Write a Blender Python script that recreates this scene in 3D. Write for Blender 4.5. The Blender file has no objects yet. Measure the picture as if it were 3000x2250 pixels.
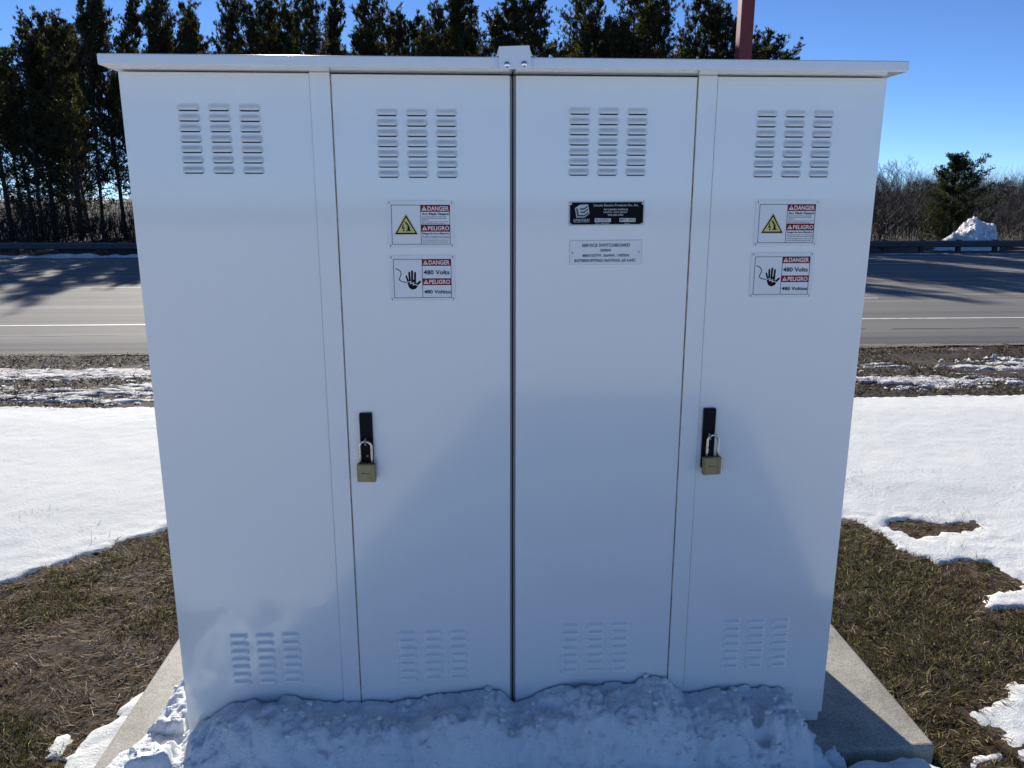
import bpy, bmesh, math, random
import numpy as np
from mathutils import Matrix, Vector, Euler

scene = bpy.context.scene
C = scene.collection
R = math.radians

# ------------------------------------------------------------------ camera, sky, sun, exposure
SUN_EL, SUN_AZ = R(23.8), R(12.9)          # azimuth is measured to the left of straight ahead (+Y)
CAM = Vector((1.0121, -2.4854, 1.8512))
cam_data = bpy.data.cameras.new('camera')
cam = bpy.data.objects.new('camera', cam_data)
C.objects.link(cam)
cam_data.sensor_width = 36.0
cam_data.lens = 2300 / 3000 * 36.0
cam_data.clip_start = 0.05
cam_data.clip_end = 3000
_r = Vector((0.998536, -0.0540927, 0.000183)); _u = Vector((0.012278, 0.22994, 0.973127)); _f = Vector((0.0526812, 0.9717003, -0.2302678))
m = Matrix((_r, _u, -_f)).transposed().to_4x4()
m.translation = CAM
cam.matrix_world = m
scene.camera = cam

world = bpy.data.worlds.new("World")
scene.world = world
world.use_nodes = True
wn = world.node_tree
bg = wn.nodes['Background']
sky = wn.nodes.new('ShaderNodeTexSky')
sky.sky_type = 'NISHITA'
sky.sun_disc = False
sky.sun_elevation = SUN_EL
sky.sun_rotation = -SUN_AZ
sky.altitude = 200
sky.air_density = 0.5
sky.dust_density = 0.0
sky.ozone_density = 6.0
tint = wn.nodes.new('ShaderNodeMix'); tint.data_type = 'RGBA'; tint.blend_type = 'MULTIPLY'; tint.inputs[0].default_value = 1.0
wn.links.new(sky.outputs[0], tint.inputs[6]); tint.inputs[7].default_value = (.92, .94, .97, 1)
wn.links.new(tint.outputs[2], bg.inputs[0])
bg.inputs[1].default_value = 0.115

sun_data = bpy.data.lights.new('sun', 'SUN')
sun_data.energy = 5.0
sun_data.angle = R(0.53)
sun_data.color = (1.0, 0.94, 0.86)
sun = bpy.data.objects.new('sun', sun_data)
C.objects.link(sun)
SDIR = Vector((-math.sin(SUN_AZ) * math.cos(SUN_EL), math.cos(SUN_AZ) * math.cos(SUN_EL), math.sin(SUN_EL)))
sun.rotation_euler = SDIR.to_track_quat('Z', 'Y').to_euler()
sun.location = (-5, 20, 12)

scene.view_settings.view_transform = 'Standard'
scene.view_settings.look = 'None'
scene.view_settings.exposure = 0.37
scene.view_settings.gamma = 1.0

# ------------------------------------------------------------------ helpers
def tag(o, label=None, cat=None, group=None, kind=None):
    if label: o['label'] = label
    if cat: o['category'] = cat
    if group: o['group'] = group
    if kind: o['kind'] = kind
    return o

def empty(name, loc=(0, 0, 0), rz=0):
    o = bpy.data.objects.new(name, None)
    o.empty_display_size = 0.2
    C.objects.link(o)
    o.location = loc
    o.rotation_euler = (0, 0, rz)
    return o

def link_mesh(name, me, mats, parent=None, smooth=False):
    if not isinstance(mats, (list, tuple)): mats = [mats]
    for mm in mats: me.materials.append(mm)
    if smooth: me.polygons.foreach_set('use_smooth', [True] * len(me.polygons))
    o = bpy.data.objects.new(name, me)
    C.objects.link(o)
    if parent: o.parent = parent
    return o

def from_bm(name, bm, mats, parent=None, smooth=False):
    bmesh.ops.recalc_face_normals(bm, faces=bm.faces)
    me = bpy.data.meshes.new(name)
    bm.to_mesh(me); bm.free()
    return link_mesh(name, me, mats, parent, smooth)

def from_np(name, V, F, mats, parent=None, smooth=False, uvattr=None):
    """V (n,3), F (m,k) arrays of one face size"""
    V = np.asarray(V, dtype=np.float32); F = np.asarray(F, dtype=np.int32)
    me = bpy.data.meshes.new(name)
    k = F.shape[1]
    me.vertices.add(len(V)); me.vertices.foreach_set('co', V.ravel())
    me.loops.add(F.size); me.loops.foreach_set('vertex_index', F.ravel())
    me.polygons.add(len(F))
    me.polygons.foreach_set('loop_start', np.arange(0, F.size, k, dtype=np.int32))
    me.polygons.foreach_set('loop_total', np.full(len(F), k, dtype=np.int32))
    me.update(calc_edges=True)
    me.validate()
    return link_mesh(name, me, mats, parent, smooth)

def add_box(bm, x0, x1, y0, y1, z0, z1, bevel=0.0, seg=2, mi=0):
    r = bmesh.ops.create_cube(bm, size=1.0)
    vs = r['verts']
    for v in vs:
        v.co = Vector((x0 + (v.co.x + .5) * (x1 - x0), y0 + (v.co.y + .5) * (y1 - y0), z0 + (v.co.z + .5) * (z1 - z0)))
    fs = set(f for v in vs for f in v.link_faces)
    for f in fs: f.material_index = mi
    if bevel > 0:
        es = list(set(e for v in vs for e in v.link_edges))
        bmesh.ops.bevel(bm, geom=es, offset=bevel, segments=seg, affect='EDGES', profile=0.5)

def add_poly(bm, pts, y, mi=0):
    """flat polygon in the XZ plane, facing -Y (points any winding)"""
    a = 0
    for i in range(len(pts)):
        x0, z0 = pts[i]; x1, z1 = pts[(i + 1) % len(pts)]
        a += x0 * z1 - x1 * z0
    if a < 0: pts = pts[::-1]
    vs = [bm.verts.new((x, y, z)) for x, z in pts]
    f = bm.faces.new(vs)
    f.material_index = mi
    return f

def add_prism(bm, pts, y0, y1, mi=0):
    """XZ polygon extruded from y0 (front) to y1"""
    a = sum(pts[i][0] * pts[(i + 1) % len(pts)][1] - pts[(i + 1) % len(pts)][0] * pts[i][1] for i in range(len(pts)))
    if a < 0: pts = pts[::-1]
    A = [bm.verts.new((x, y0, z)) for x, z in pts]
    B = [bm.verts.new((x, y1, z)) for x, z in pts]
    n = len(pts)
    fs = [bm.faces.new(A), bm.faces.new(B[::-1])]
    for i in range(n):
        fs.append(bm.faces.new((A[i], B[i], B[(i + 1) % n], A[(i + 1) % n])))
    for f in fs: f.material_index = mi

def add_tube(bm, pts, rad, n=8, mi=0, cap=True):
    pts = [Vector(p) for p in pts]
    rads = rad if isinstance(rad, (list, tuple)) else [rad] * len(pts)
    rings = []
    for i, p in enumerate(pts):
        t = (pts[min(i + 1, len(pts) - 1)] - pts[max(i - 1, 0)]).normalized()
        a = Vector((0, 0, 1)) if abs(t.z) < .9 else Vector((1, 0, 0))
        a = Vector((0, 1, 0)) if abs(t.y) < .5 else a
        s = t.cross(a).normalized(); q = t.cross(s)
        rings.append([bm.verts.new(p + rads[i] * (math.cos(2 * math.pi * k / n) * s + math.sin(2 * math.pi * k / n) * q)) for k in range(n)])
    for i in range(len(rings) - 1):
        for k in range(n):
            f = bm.faces.new((rings[i][k], rings[i][(k + 1) % n], rings[i + 1][(k + 1) % n], rings[i + 1][k]))
            f.material_index = mi; f.smooth = True
    if cap:
        for f in (bm.faces.new(rings[0][::-1]), bm.faces.new(rings[-1])): f.material_index = mi

def round_rect(x0, x1, z0, z1, r, n=5):
    out = []
    for cx, cz, a0 in ((x1 - r, z1 - r, 0), (x0 + r, z1 - r, 90), (x0 + r, z0 + r, 180), (x1 - r, z0 + r, 270)):
        for k in range(n + 1):
            a = R(a0 + 90 * k / n)
            out.append((cx + r * math.cos(a), cz + r * math.sin(a)))
    return out

def stroke(pts, w):
    """outline polygon pieces (quads) of a polyline in XZ with round joints"""
    out = []
    for (a, b) in zip(pts[:-1], pts[1:]):
        dx, dz = b[0] - a[0], b[1] - a[1]; L = math.hypot(dx, dz) or 1e-9
        nx, nz = -dz / L * w / 2, dx / L * w / 2
        out.append([(a[0] + nx, a[1] + nz), (b[0] + nx, b[1] + nz), (b[0] - nx, b[1] - nz), (a[0] - nx, a[1] - nz)])
    for p in pts:
        out.append([(p[0] + w / 2 * math.cos(2 * math.pi * k / 10), p[1] + w / 2 * math.sin(2 * math.pi * k / 10)) for k in range(10)])
    return out

_txt = {}
def text_geo(s, bold=0.0):
    key = (s, bold)
    if key not in _txt:
        cu = bpy.data.curves.new('lettering', 'FONT')
        cu.body = s; cu.size = 1.0; cu.offset = bold; cu.resolution_u = 3
        ob = bpy.data.objects.new('lettering', cu)
        C.objects.link(ob)
        dg = bpy.context.evaluated_depsgraph_get(); dg.update()
        me = bpy.data.meshes.new_from_object(ob.evaluated_get(dg))
        vs = [(v.co.x, v.co.y) for v in me.vertices]; fs = [tuple(p.vertices) for p in me.polygons]
        bpy.data.objects.remove(ob); bpy.data.curves.remove(cu); bpy.data.meshes.remove(me)
        _txt[key] = (vs, fs)
    return _txt[key]

CAP = None
def add_text(bm, s, x0, x1, z0, z1, y, bold=0.0, mi=0, slope=0.0, serif=False):
    """baseline at z0, capital height z1-z0, stretched to span x0..x1"""
    global CAP
    if CAP is None:
        CAP = max(v[1] for v in text_geo('H')[0])
    vs, fs = text_geo(s, bold)
    a = min(v[0] for v in vs); b = max(v[0] for v in vs)
    sx = (x1 - x0) / (b - a); sz = (z1 - z0) / (CAP + bold)
    nv = [bm.verts.new((x0 + (vx - a) * sx, y, z0 + vz * sz + slope * (vx - a) * sx)) for vx, vz in vs]
    for f in fs:
        try:
            ff = bm.faces.new([nv[i] for i in f]); ff.material_index = mi
            if ff.calc_area() > 0:
                ff.normal_update()
                if ff.normal.y > 0: ff.normal_flip()
        except ValueError: pass

# ---- numpy noise
def _hash(ix, iy, seed):
    h = (ix.astype(np.int64) * 374761393 + iy.astype(np.int64) * 668265263 + seed * 1274126177) & 0xffffffff
    h = ((h ^ (h >> 13)) * 1274126177) & 0xffffffff
    h = (h ^ (h >> 16)) & 0xffffff
    return h / float(0xffffff)

def vnoise(x, y, seed=0):
    x = np.asarray(x, float); y = np.asarray(y, float)
    ix = np.floor(x); iy = np.floor(y)
    fx = x - ix; fy = y - iy
    fx = fx * fx * fx * (fx * (fx * 6 - 15) + 10); fy = fy * fy * fy * (fy * (fy * 6 - 15) + 10)
    ix = ix.astype(np.int64); iy = iy.astype(np.int64)
    a = _hash(ix, iy, seed); b = _hash(ix + 1, iy, seed); c = _hash(ix, iy + 1, seed); d = _hash(ix + 1, iy + 1, seed)
    return ((a * (1 - fx) + b * fx) * (1 - fy) + (c * (1 - fx) + d * fx) * fy) * 2 - 1

def fbm(x, y, f=1.0, octv=4, seed=0, gain=.5):
    s = 0; a = 1; n = 0
    for i in range(octv):
        s = s + a * vnoise(x * f + 13.7 * i, y * f - 7.1 * i, seed + i); n += a; a *= gain; f *= 2.03
    return s / n

def billow(x, y, f=1.0, octv=3, seed=0, gain=.55):
    s = 0; a = 1; n = 0
    for i in range(octv):
        s = s + a * (np.abs(vnoise(x * f + 5.3 * i, y * f + 9.1 * i, seed + i))) ** .8; n += a; a *= gain; f *= 2.1
    return s / n

def sdist(x, y, poly):
    """signed distance, positive inside"""
    x = np.asarray(x, float); y = np.asarray(y, float)
    d = np.full(x.shape, 1e9); inside = np.zeros(x.shape, bool)
    n = len(poly)
    for i in range(n):
        ax, ay = poly[i]; bx, by = poly[(i + 1) % n]
        ex, ey = bx - ax, by - ay
        t = np.clip(((x - ax) * ex + (y - ay) * ey) / (ex * ex + ey * ey + 1e-12), 0, 1)
        d = np.minimum(d, np.hypot(x - ax - t * ex, y - ay - t * ey))
        cond = ((ay > y) != (by > y)) & (x < (bx - ax) * (y - ay) / ((by - ay) if abs(by - ay) > 1e-12 else 1e-12) + ax)
        inside ^= cond
    return np.where(inside, d, -d)

def sstep(a, b, x):
    t = np.clip((x - a) / (b - a), 0, 1)
    return t * t * (3 - 2 * t)

def grid_mesh(xs, ys, Z, keep=None):
    nx, ny = len(xs), len(ys)
    X, Y = np.meshgrid(xs, ys)
    V = np.stack([X.ravel(), Y.ravel(), Z.ravel()], 1)
    i = np.arange((ny - 1) * (nx - 1)); r = i // (nx - 1); c = i % (nx - 1)
    a = r * nx + c
    F = np.stack([a, a + 1, a + nx + 1, a + nx], 1)
    if keep is not None:
        k = keep.ravel()
        F = F[(k[F]).any(1)]
        used = np.unique(F)
        remap = np.full(len(V), -1); remap[used] = np.arange(len(used))
        V = V[used]; F = remap[F]
    return V, F

# ------------------------------------------------------------------ materials
class N:
    def __init__(s, name):
        s.m = bpy.data.materials.new(name); s.m.use_nodes = True
        s.t = s.m.node_tree; s.b = s.t.nodes['Principled BSDF']
        s.co = s.t.nodes.new('ShaderNodeTexCoord').outputs['Object']
    def node(s, typ, **kw):
        n = s.t.nodes.new(typ)
        for k, v in kw.items(): setattr(n, k, v)
        return n
    def link(s, a, b): s.t.links.new(a, b)
    def noise(s, scale, detail=4, rough=.55, stretch=None, dist=0.0):
        n = s.node('ShaderNodeTexNoise')
        n.inputs['Scale'].default_value = scale; n.inputs['Detail'].default_value = detail; n.inputs['Roughness'].default_value = rough
        n.inputs['Distortion'].default_value = dist
        co = s.co
        if stretch:
            mp = s.node('ShaderNodeMapping'); mp.inputs['Scale'].default_value = stretch
            s.link(s.co, mp.inputs[0]); co = mp.outputs[0]
        s.link(co, n.inputs['Vector'])
        return n.outputs['Fac']
    def ramp(s, fac, stops):
        r = s.node('ShaderNodeValToRGB'); s.link(fac, r.inputs[0])
        e = r.color_ramp.elements
        while len(e) > 1: e.remove(e[-1])
        e[0].position = stops[0][0]; e[0].color = (*stops[0][1], 1)
        for p, c in stops[1:]:
            q = e.new(p); q.color = (*c, 1)
        return r.outputs['Color']
    def mix(s, fac, a, b, mode='MIX'):
        n = s.node('ShaderNodeMix', data_type='RGBA', blend_type=mode)
        for sock, v in ((n.inputs[0], fac), (n.inputs[6], a), (n.inputs[7], b)):
            if hasattr(v, 'is_linked') or isinstance(v, bpy.types.NodeSocket): s.link(v, sock)
            elif isinstance(v, (int, float)): sock.default_value = v
            else: sock.default_value = (*v, 1)
        return n.outputs[2]
    def bump(s, h, strength=.3, dist=.01, prev=None):
        n = s.node('ShaderNodeBump'); n.inputs['Strength'].default_value = strength; n.inputs['Distance'].default_value = dist
        s.link(h, n.inputs['Height'])
        if prev: s.link(prev, n.inputs['Normal'])
        return n.outputs[0]
    def done(s, color=None, rough=None, metal=None, normal=None, **kw):
        for nm, v in (('Base Color', color), ('Roughness', rough), ('Metallic', metal), ('Normal', normal)):
            if v is None: continue
            if isinstance(v, bpy.types.NodeSocket): s.link(v, s.b.inputs[nm])
            elif isinstance(v, tuple): s.b.inputs[nm].default_value = (*v, 1)
            else: s.b.inputs[nm].default_value = v
        for k, v in kw.items(): s.b.inputs[k].default_value = v
        return s.m

def plain(name, col, rough=.5, metal=0.0, **kw):
    return N(name).done(color=col, rough=rough, metal=metal, **kw)

def m_paint():
    n = N('white_powder_coat')
    c = n.mix(n.noise(1.1, 2), (.80, .825, .81), (.775, .795, .785))
    # faint dust and run marks
    d = n.ramp(n.noise(7, 6, .7, (3, 3, .5)), [(.55, (0, 0, 0)), (.85, (1, 1, 1))])
    c = n.mix(n.mix(.10, (0, 0, 0), d), c, (.66, .65, .62))
    # tiny specks
    sp = n.ramp(n.noise(260, 2, .6), [(.74, (0, 0, 0)), (.78, (1, 1, 1))])
    c = n.mix(n.mix(.25, (0, 0, 0), sp), c, (.45, .42, .38))
    sxyz = n.node('ShaderNodeSeparateXYZ'); n.link(n.co, sxyz.inputs[0])
    mr = n.node('ShaderNodeMapRange'); n.link(sxyz.outputs[2], mr.inputs[0])
    mr.inputs[1].default_value = .55; mr.inputs[2].default_value = .05; mr.inputs[3].default_value = 0; mr.inputs[4].default_value = 1
    spl = n.ramp(n.noise(120, 3, .7), [(.60, (0, 0, 0)), (.68, (1, 1, 1))])
    c = n.mix(n.mix(1.0, n.mix(mr.outputs[0], (0, 0, 0), (.35, .35, .35)), spl, 'MULTIPLY'), c, (.42, .37, .30))
    b = n.bump(n.noise(900, 2, .5), .10, .0006)
    b = n.bump(n.noise(140, 2, .5), .09, .0012, b)
    b = n.bump(n.noise(1.8, 2, .4), .22, .02, b)
    r = n.ramp(n.noise(1.2, 2), [(.3, (.20,) * 3), (.7, (.26,) * 3)])
    return n.done(color=c, rough=r, normal=b, **{'Specular IOR Level': .6, 'Coat Weight': 1.0, 'Coat IOR': 1.6, 'Coat Roughness': .085})
M_PAINT = m_paint()
M_BLACK = plain('recess_black', (.012, .012, .014), .6)  # black put in for the dark inside gap, slots and screw sockets
M_GREY = plain('flange_grey', (.25, .25, .24), .6)  # flat grey for the faces in the centre recess
M_DARKPLATE = plain('black_steel', (.004, .004, .007), .45, **{'Specular IOR Level': .12})
M_CHROME = plain('polished_steel', (.85, .85, .85), .07, 1.0)
M_STEEL = N('galvanised_steel'); M_STEEL = M_STEEL.done(color=M_STEEL.mix(M_STEEL.noise(60, 3), (.55, .55, .55), (.75, .75, .74)), rough=.35, metal=1.0)
def m_shackle():
    n = N('scuffed_shackle')
    f = n.ramp(n.noise(260, 3, .7), [(.45, (0, 0, 0)), (.62, (1, 1, 1))])
    return n.done(color=n.mix(f, (.80, .78, .72), (.38, .30, .19)), rough=.22, metal=1.0)
M_SHACKLE = m_shackle()
def m_brass():
    n = N('weathered_brass')
    return n.done(color=n.mix(n.noise(60, 5), (.25, .22, .10), (.33, .29, .145)), rough=.5, metal=.35, normal=n.bump(n.noise(300, 2), .1, .001))
M_BRASS = m_brass()
def m_rust():
    n = N('rust_stain')
    c = n.ramp(n.noise(30, 6, .75, (1, 1, .6)), [(.34, (.62, .58, .50)), (.5, (.42, .31, .18)), (.68, (.17, .09, .035))])
    return n.done(color=c, rough=.8)
M_RUST = m_rust()
M_PALERUST = plain('faint_seam', (.50, .48, .44), .7)
M_SIGN = plain('white_plastic', (.80, .81, .80), .28)
M_INK = plain('black_ink', (.006, .006, .010), .5, **{'Specular IOR Level': .08})
M_RED = plain('red_ink', (.33, .018, .016), .5, **{'Specular IOR Level': .08})
M_WHITEINK = plain('white_ink', (.80, .78, .76), .35)
M_YELLOW = plain('yellow_ink', (.70, .62, .24), .5, **{'Specular IOR Level': .1})
M_PALEYELLOW = plain('pale_yellow_ink', (.70, .68, .42), .4)
M_ALU = plain('aluminium_print', (.50, .52, .51), .45, .3)
M_TEAL = plain('dark_teal_ink', (.02, .07, .06), .4)

def m_snow():
    n = N('snow')
    c = n.mix(n.noise(2.0, 4), (.90, .905, .855), (.865, .875, .83))
    dirt = n.ramp(n.noise(9, 8, .75), [(.68, (0, 0, 0)), (.85, (1, 1, 1))])
    c = n.mix(n.mix(.35, (0, 0, 0), dirt), c, (.5, .46, .4))
    b = n.bump(n.noise(24, 6, .8), .26, .02)
    b = n.bump(n.noise(48, 5, .8), .55, .008, b)
    return n.done(color=c, rough=.8, normal=b, **{'Specular IOR Level': .12})
M_SNOW = m_snow()
def m_heap():
    n = N('crumbly_snow')
    c = n.mix(n.noise(3.0, 4), (.88, .91, .91), (.83, .86, .87))
    dirt = n.ramp(n.noise(26, 6, .7), [(.70, (0, 0, 0)), (.76, (1, 1, 1))])
    c = n.mix(n.mix(.22, (0, 0, 0), dirt), c, (.35, .32, .28))
    b = n.bump(n.noise(34, 6, .7), .6, .02)
    b = n.bump(n.noise(150, 3, .7), .5, .004, b)
    return n.done(color=c, rough=.5, normal=b, **{'Specular IOR Level': .35})
M_HEAP = m_heap()
def m_pile():
    n = N('dirty_pile_snow')
    f = n.ramp(n.noise(2.6, 8, .75), [(.40, (0, 0, 0)), (.66, (1, 1, 1))])
    return n.done(color=n.mix(f, (.86, .86, .85), (.50, .44, .38)), rough=.85, normal=n.bump(n.noise(6, 5, .7), .6, .15), **{'Specular IOR Level': .12})
M_PILE = m_pile()
def m_plough():
    n = N('ploughed_snow')
    f = n.ramp(n.noise(2.2, 8, .75), [(.52, (0, 0, 0)), (.76, (1, 1, 1))])
    return n.done(color=n.mix(f, (.92, .91, .90), (.60, .55, .50)), rough=.85, normal=n.bump(n.noise(6, 5, .7), .5, .12), **{'Specular IOR Level': .12})
M_PLOUGH = m_plough()
def m_soil():
    n = N('wet_soil_and_thatch')
    a = n.ramp(n.noise(5, 8, .7), [(.32, (.026, .016, .009)), (.5, (.075, .047, .026)), (.68, (.18, .125, .072))])
    g = n.ramp(n.noise(1.1, 5, .65), [(.5, (0, 0, 0)), (.66, (1, 1, 1))])
    a = n.mix(n.mix(.6, (0, 0, 0), g), a, (.04, .055, .014))
    f = n.ramp(n.noise(60, 6, .75), [(.3, (.5, .5, .5)), (.7, (1.4, 1.35, 1.3))])
    a = n.mix(1.0, a, f, 'MULTIPLY')
    sp_ = n.node('ShaderNodeSeparateXYZ'); n.link(n.co, sp_.inputs[0])
    mr = n.node('ShaderNodeMapRange'); n.link(sp_.outputs[1], mr.inputs[0]); mr.inputs[1].default_value = 4.8; mr.inputs[2].default_value = 5.6
    a = n.mix(n.mix(1.0, mr.outputs[0], (1, 1, 1), 'MULTIPLY'), a, n.mix(1.0, a, (.50, .48, .46), 'MULTIPLY'))
    b = n.bump(n.noise(28, 8, .75), .9, .03)
    b = n.bump(n.noise(120, 4, .8), .7, .008, b)
    return n.done(color=a, rough=.9, normal=b)
M_SOIL = m_soil()
def m_concrete():
    n = N('broom_finished_concrete')
    a = n.ramp(n.noise(4, 6, .6), [(.3, (.36, .34, .285)), (.7, (.50, .475, .40))])
    s = n.ramp(n.noise(190, 4, .8), [(.34, (.42, .41, .39)), (.5, (1, 1, 1)), (.66, (1.4, 1.38, 1.3))])
    a = n.mix(1.0, a, s, 'MULTIPLY')
    st = n.ramp(n.noise(3.1, 7, .7), [(.48, (1, 1, 1)), (.62, (.74, .72, .68))])
    a = n.mix(1.0, a, st, 'MULTIPLY')
    b = n.bump(n.noise(260, 4, .7), .6, .003)
    b = n.bump(n.noise(11, 5, .6), .25, .012, b)
    return n.done(color=a, rough=.7, normal=b)
M_CONC = m_concrete()
def m_road():
    n = N('salted_asphalt')
    st = n.noise(1.0, 6, .7, (.014, 1.15, 1))
    a = n.ramp(st, [(.36, (.135, .13, .12)), (.45, (.19, .183, .168)), (.5, (.225, .217, .20)), (.55, (.18, .173, .158)), (.64, (.30, .288, .262))])
    g = n.ramp(n.noise(40, 5, .75), [(.3, (.82,) * 3), (.7, (1.15,) * 3)])
    a = n.mix(1.0, a, g, 'MULTIPLY')
    p = n.ramp(n.noise(.5, 5, .6, (.25, 1, 1)), [(.55, (0, 0, 0)), (.75, (1, 1, 1))])
    a = n.mix(n.mix(.35, (0, 0, 0), p), a, (.13, .124, .112))
    return n.done(color=a, rough=.85, **{'Specular IOR Level': .22}, normal=n.bump(n.noise(60, 3), .25, .006))
M_ROAD = m_road()
def m_gravel():
    n = N('sandy_gravel')
    return n.done(color=n.ramp(n.noise(45, 5, .8), [(.35, (.16, .135, .105)), (.6, (.34, .30, .24))]), rough=.9, normal=n.bump(n.noise(60, 4, .8), .8, .02))
M_GRAVEL = m_gravel()
def m_line(name, col):
    n = N(name)
    return n.done(color=n.mix(n.ramp(n.noise(9, 7, .8, (.5, 1, 1)), [(.45, (0, 0, 0)), (.62, (1, 1, 1))]), col, tuple(.55 * v + .09 for v in col)), rough=.7)
M_WHITELINE = m_line('white_road_paint', (.72, .72, .68))
M_YELLOWLINE = m_line('worn_yellow_road_paint', (.50, .41, .22))
def m_rail():
    n = N('weathered_rail_steel')
    return n.done(color=n.mix(n.noise(3, 5), (.07, .075, .08), (.12, .125, .13)), rough=.6, metal=.3)
M_RAIL = m_rail()
M_POSTWOOD = plain('dark_rail_post', (.055, .045, .04), .85)
def m_redpost():
    n = N('red_oxide_paint')
    return n.done(color=n.mix(n.noise(6, 5), (.19, .022, .018), (.26, .036, .028)), rough=.5, normal=n.bump(n.noise(30, 3), .1, .01))
M_REDPOST = m_redpost()
M_TAR = plain('tar_sealed_crack', (.06, .058, .055), .7)
def m_leaf(name, stops, trans=0.0):
    n = N(name)
    g = n.node('ShaderNodeNewGeometry')
    c = n.ramp(g.outputs['Random Per Island'], stops)
    n.done(color=c, rough=.6, **{'Specular IOR Level': .25})
    if trans > 0:
        tr = n.node('ShaderNodeBsdfTranslucent'); n.link(n.mix(1.0, c, (1.25, 1.2, .8), 'MULTIPLY'), tr.inputs[0])
        mx = n.node('ShaderNodeMixShader'); mx.inputs[0].default_value = trans
        n.link(n.b.outputs[0], mx.inputs[1]); n.link(tr.outputs[0], mx.inputs[2])
        n.link(mx.outputs[0], n.t.nodes['Material Output'].inputs['Surface'])
    return n.m
M_NEEDLE = m_leaf('pine_needles', [(0, (.022, .030, .012)), (.5, (.042, .052, .020)), (.78, (.085, .082, .034)), (1, (.17, .125, .06))], .42)
M_NEEDLE2 = m_leaf('green_pine_needles', [(0, (.020, .030, .010)), (.6, (.038, .052, .016)), (1, (.095, .10, .03))], .4)
def m_bark(name, a, b):
    n = N(name)
    return n.done(color=n.mix(n.noise(9, 6, .7, (1, 1, .25)), a, b), rough=.9, normal=n.bump(n.noise(20, 5, .7, (1, 1, .2)), .6, .03))
M_BARK = m_bark('pine_bark', (.035, .028, .022), (.085, .07, .055))
M_BARE = m_leaf('bare_twigs', [(0, (.035, .028, .022)), (.6, (.062, .050, .040)), (1, (.12, .095, .07))])
M_DARKTWIG = m_leaf('dark_twigs', [(0, (.012, .010, .008)), (.7, (.026, .021, .017)), (1, (.06, .048, .036))])
M_STRAW = m_leaf('dead_grass_blades', [(0, (.055, .030, .014)), (.45, (.14, .082, .040)), (.74, (.28, .19, .10)), (.88, (.55, .42, .25)), (1, (.85, .74, .54))], .45)
M_VERGE = m_leaf('dark_verge_thatch', [(0, (.035, .025, .014)), (.6, (.07, .052, .03)), (.9, (.13, .10, .055)), (1, (.25, .2, .12))], .2)
M_GRASS = m_leaf('green_grass_blades', [(0, (.024, .032, .008)), (.6, (.060, .076, .018)), (.85, (.13, .13, .034)), (1, (.42, .36, .17))], .5)
def m_hill():
    n = N('brushy_hillside')
    a = n.ramp(n.noise(.35, 8, .75), [(.3, (.035, .03, .024)), (.6, (.075, .06, .045)), (.8, (.11, .09, .07))])
    return n.done(color=a, rough=.95, normal=n.bump(n.noise(1.2, 6, .8), 1.0, 1.0))
M_HILL = m_hill()

# ------------------------------------------------------------------ terrain
def ground_h(x, y):
    z = np.full(np.shape(x), -.15)
    z = z - .47 * sstep(4.6, 10.6, y) - .10 * sstep(33, 38, y)
    hill = 3.3 * sstep(85, 150, y) * sstep(20, 70, x) + 1.0 * sstep(90, 300, y) * (1 - sstep(10, 40, x))
    return z + hill

def ground_full(x, y):
    z = ground_h(x, y)
    road = sstep(10.5, 10.9, y) * (1 - sstep(33.8, 34.4, y))
    amp = (1 - road)
    near = (1 - sstep(12, 20, np.abs(x - 1))) * (1 - sstep(10, 14, y))
    z = z + amp * (.012 * fbm(x, y, 3.0, 4, 5) + .012 * near * fbm(x, y, 14, 3, 9))
    verge = sstep(5.2, 6.2, y) * (1 - sstep(9.6, 10.3, y))
    z = z + verge * .05 * fbm(x, y, 1.6, 4, 21)
    return z - road * .06

def axis(segs):
    out = []
    for a, b, s in segs:
        n = max(1, int(round((b - a) / s)))
        out += list(np.linspace(a, b, n, endpoint=False))
    out.append(segs[-1][1])
    return np.array(out)
gx = axis([(-700, -100, 60), (-100, -20, 8), (-20, -6, .5), (-6, -2, .12), (-2, 5, .035), (5, 9, .1), (9, 16, .35), (16, 100, 7), (100, 700, 60)])
gy = axis([(-300, -40, 40), (-40, -4, 3), (-4, -.8, .2), (-.8, 2.6, .035), (2.6, 5, .12), (5, 10.6, .06), (10.6, 33, 2.2), (33, 39, .4), (39, 100, 6), (100, 900, 50)])
GX, GY = np.meshgrid(gx, gy)
V, F = grid_mesh(gx, gy, ground_full(GX, GY))
tag(from_np('ground', V, F, M_SOIL, smooth=True), kind='structure')

# road sheet: slopes with the land, carries its own wear
V = []; F = []
ry = [10.35, 10.6, 12, 16, 20, 24, 28, 32, 33.9]
rx = list(np.linspace(-160, 160, 81))
def road_z(y): return -.60 - .0040 * max(0, y - 20)
for yy in ry:
    for xx in rx: V.append((xx, yy + (0.05 * math.sin(xx * 1.7) + .04 * math.sin(xx * 4.3) if yy == ry[0] else 0), road_z(yy) - (0.06 if yy == ry[0] else 0)))
for j in range(len(ry) - 1):
    for i in range(len(rx) - 1):
        a = j * len(rx) + i
        F.append((a, a + 1, a + 1 + len(rx), a + len(rx)))
tag(from_np('road', V, F, M_ROAD), kind='structure')

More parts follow.
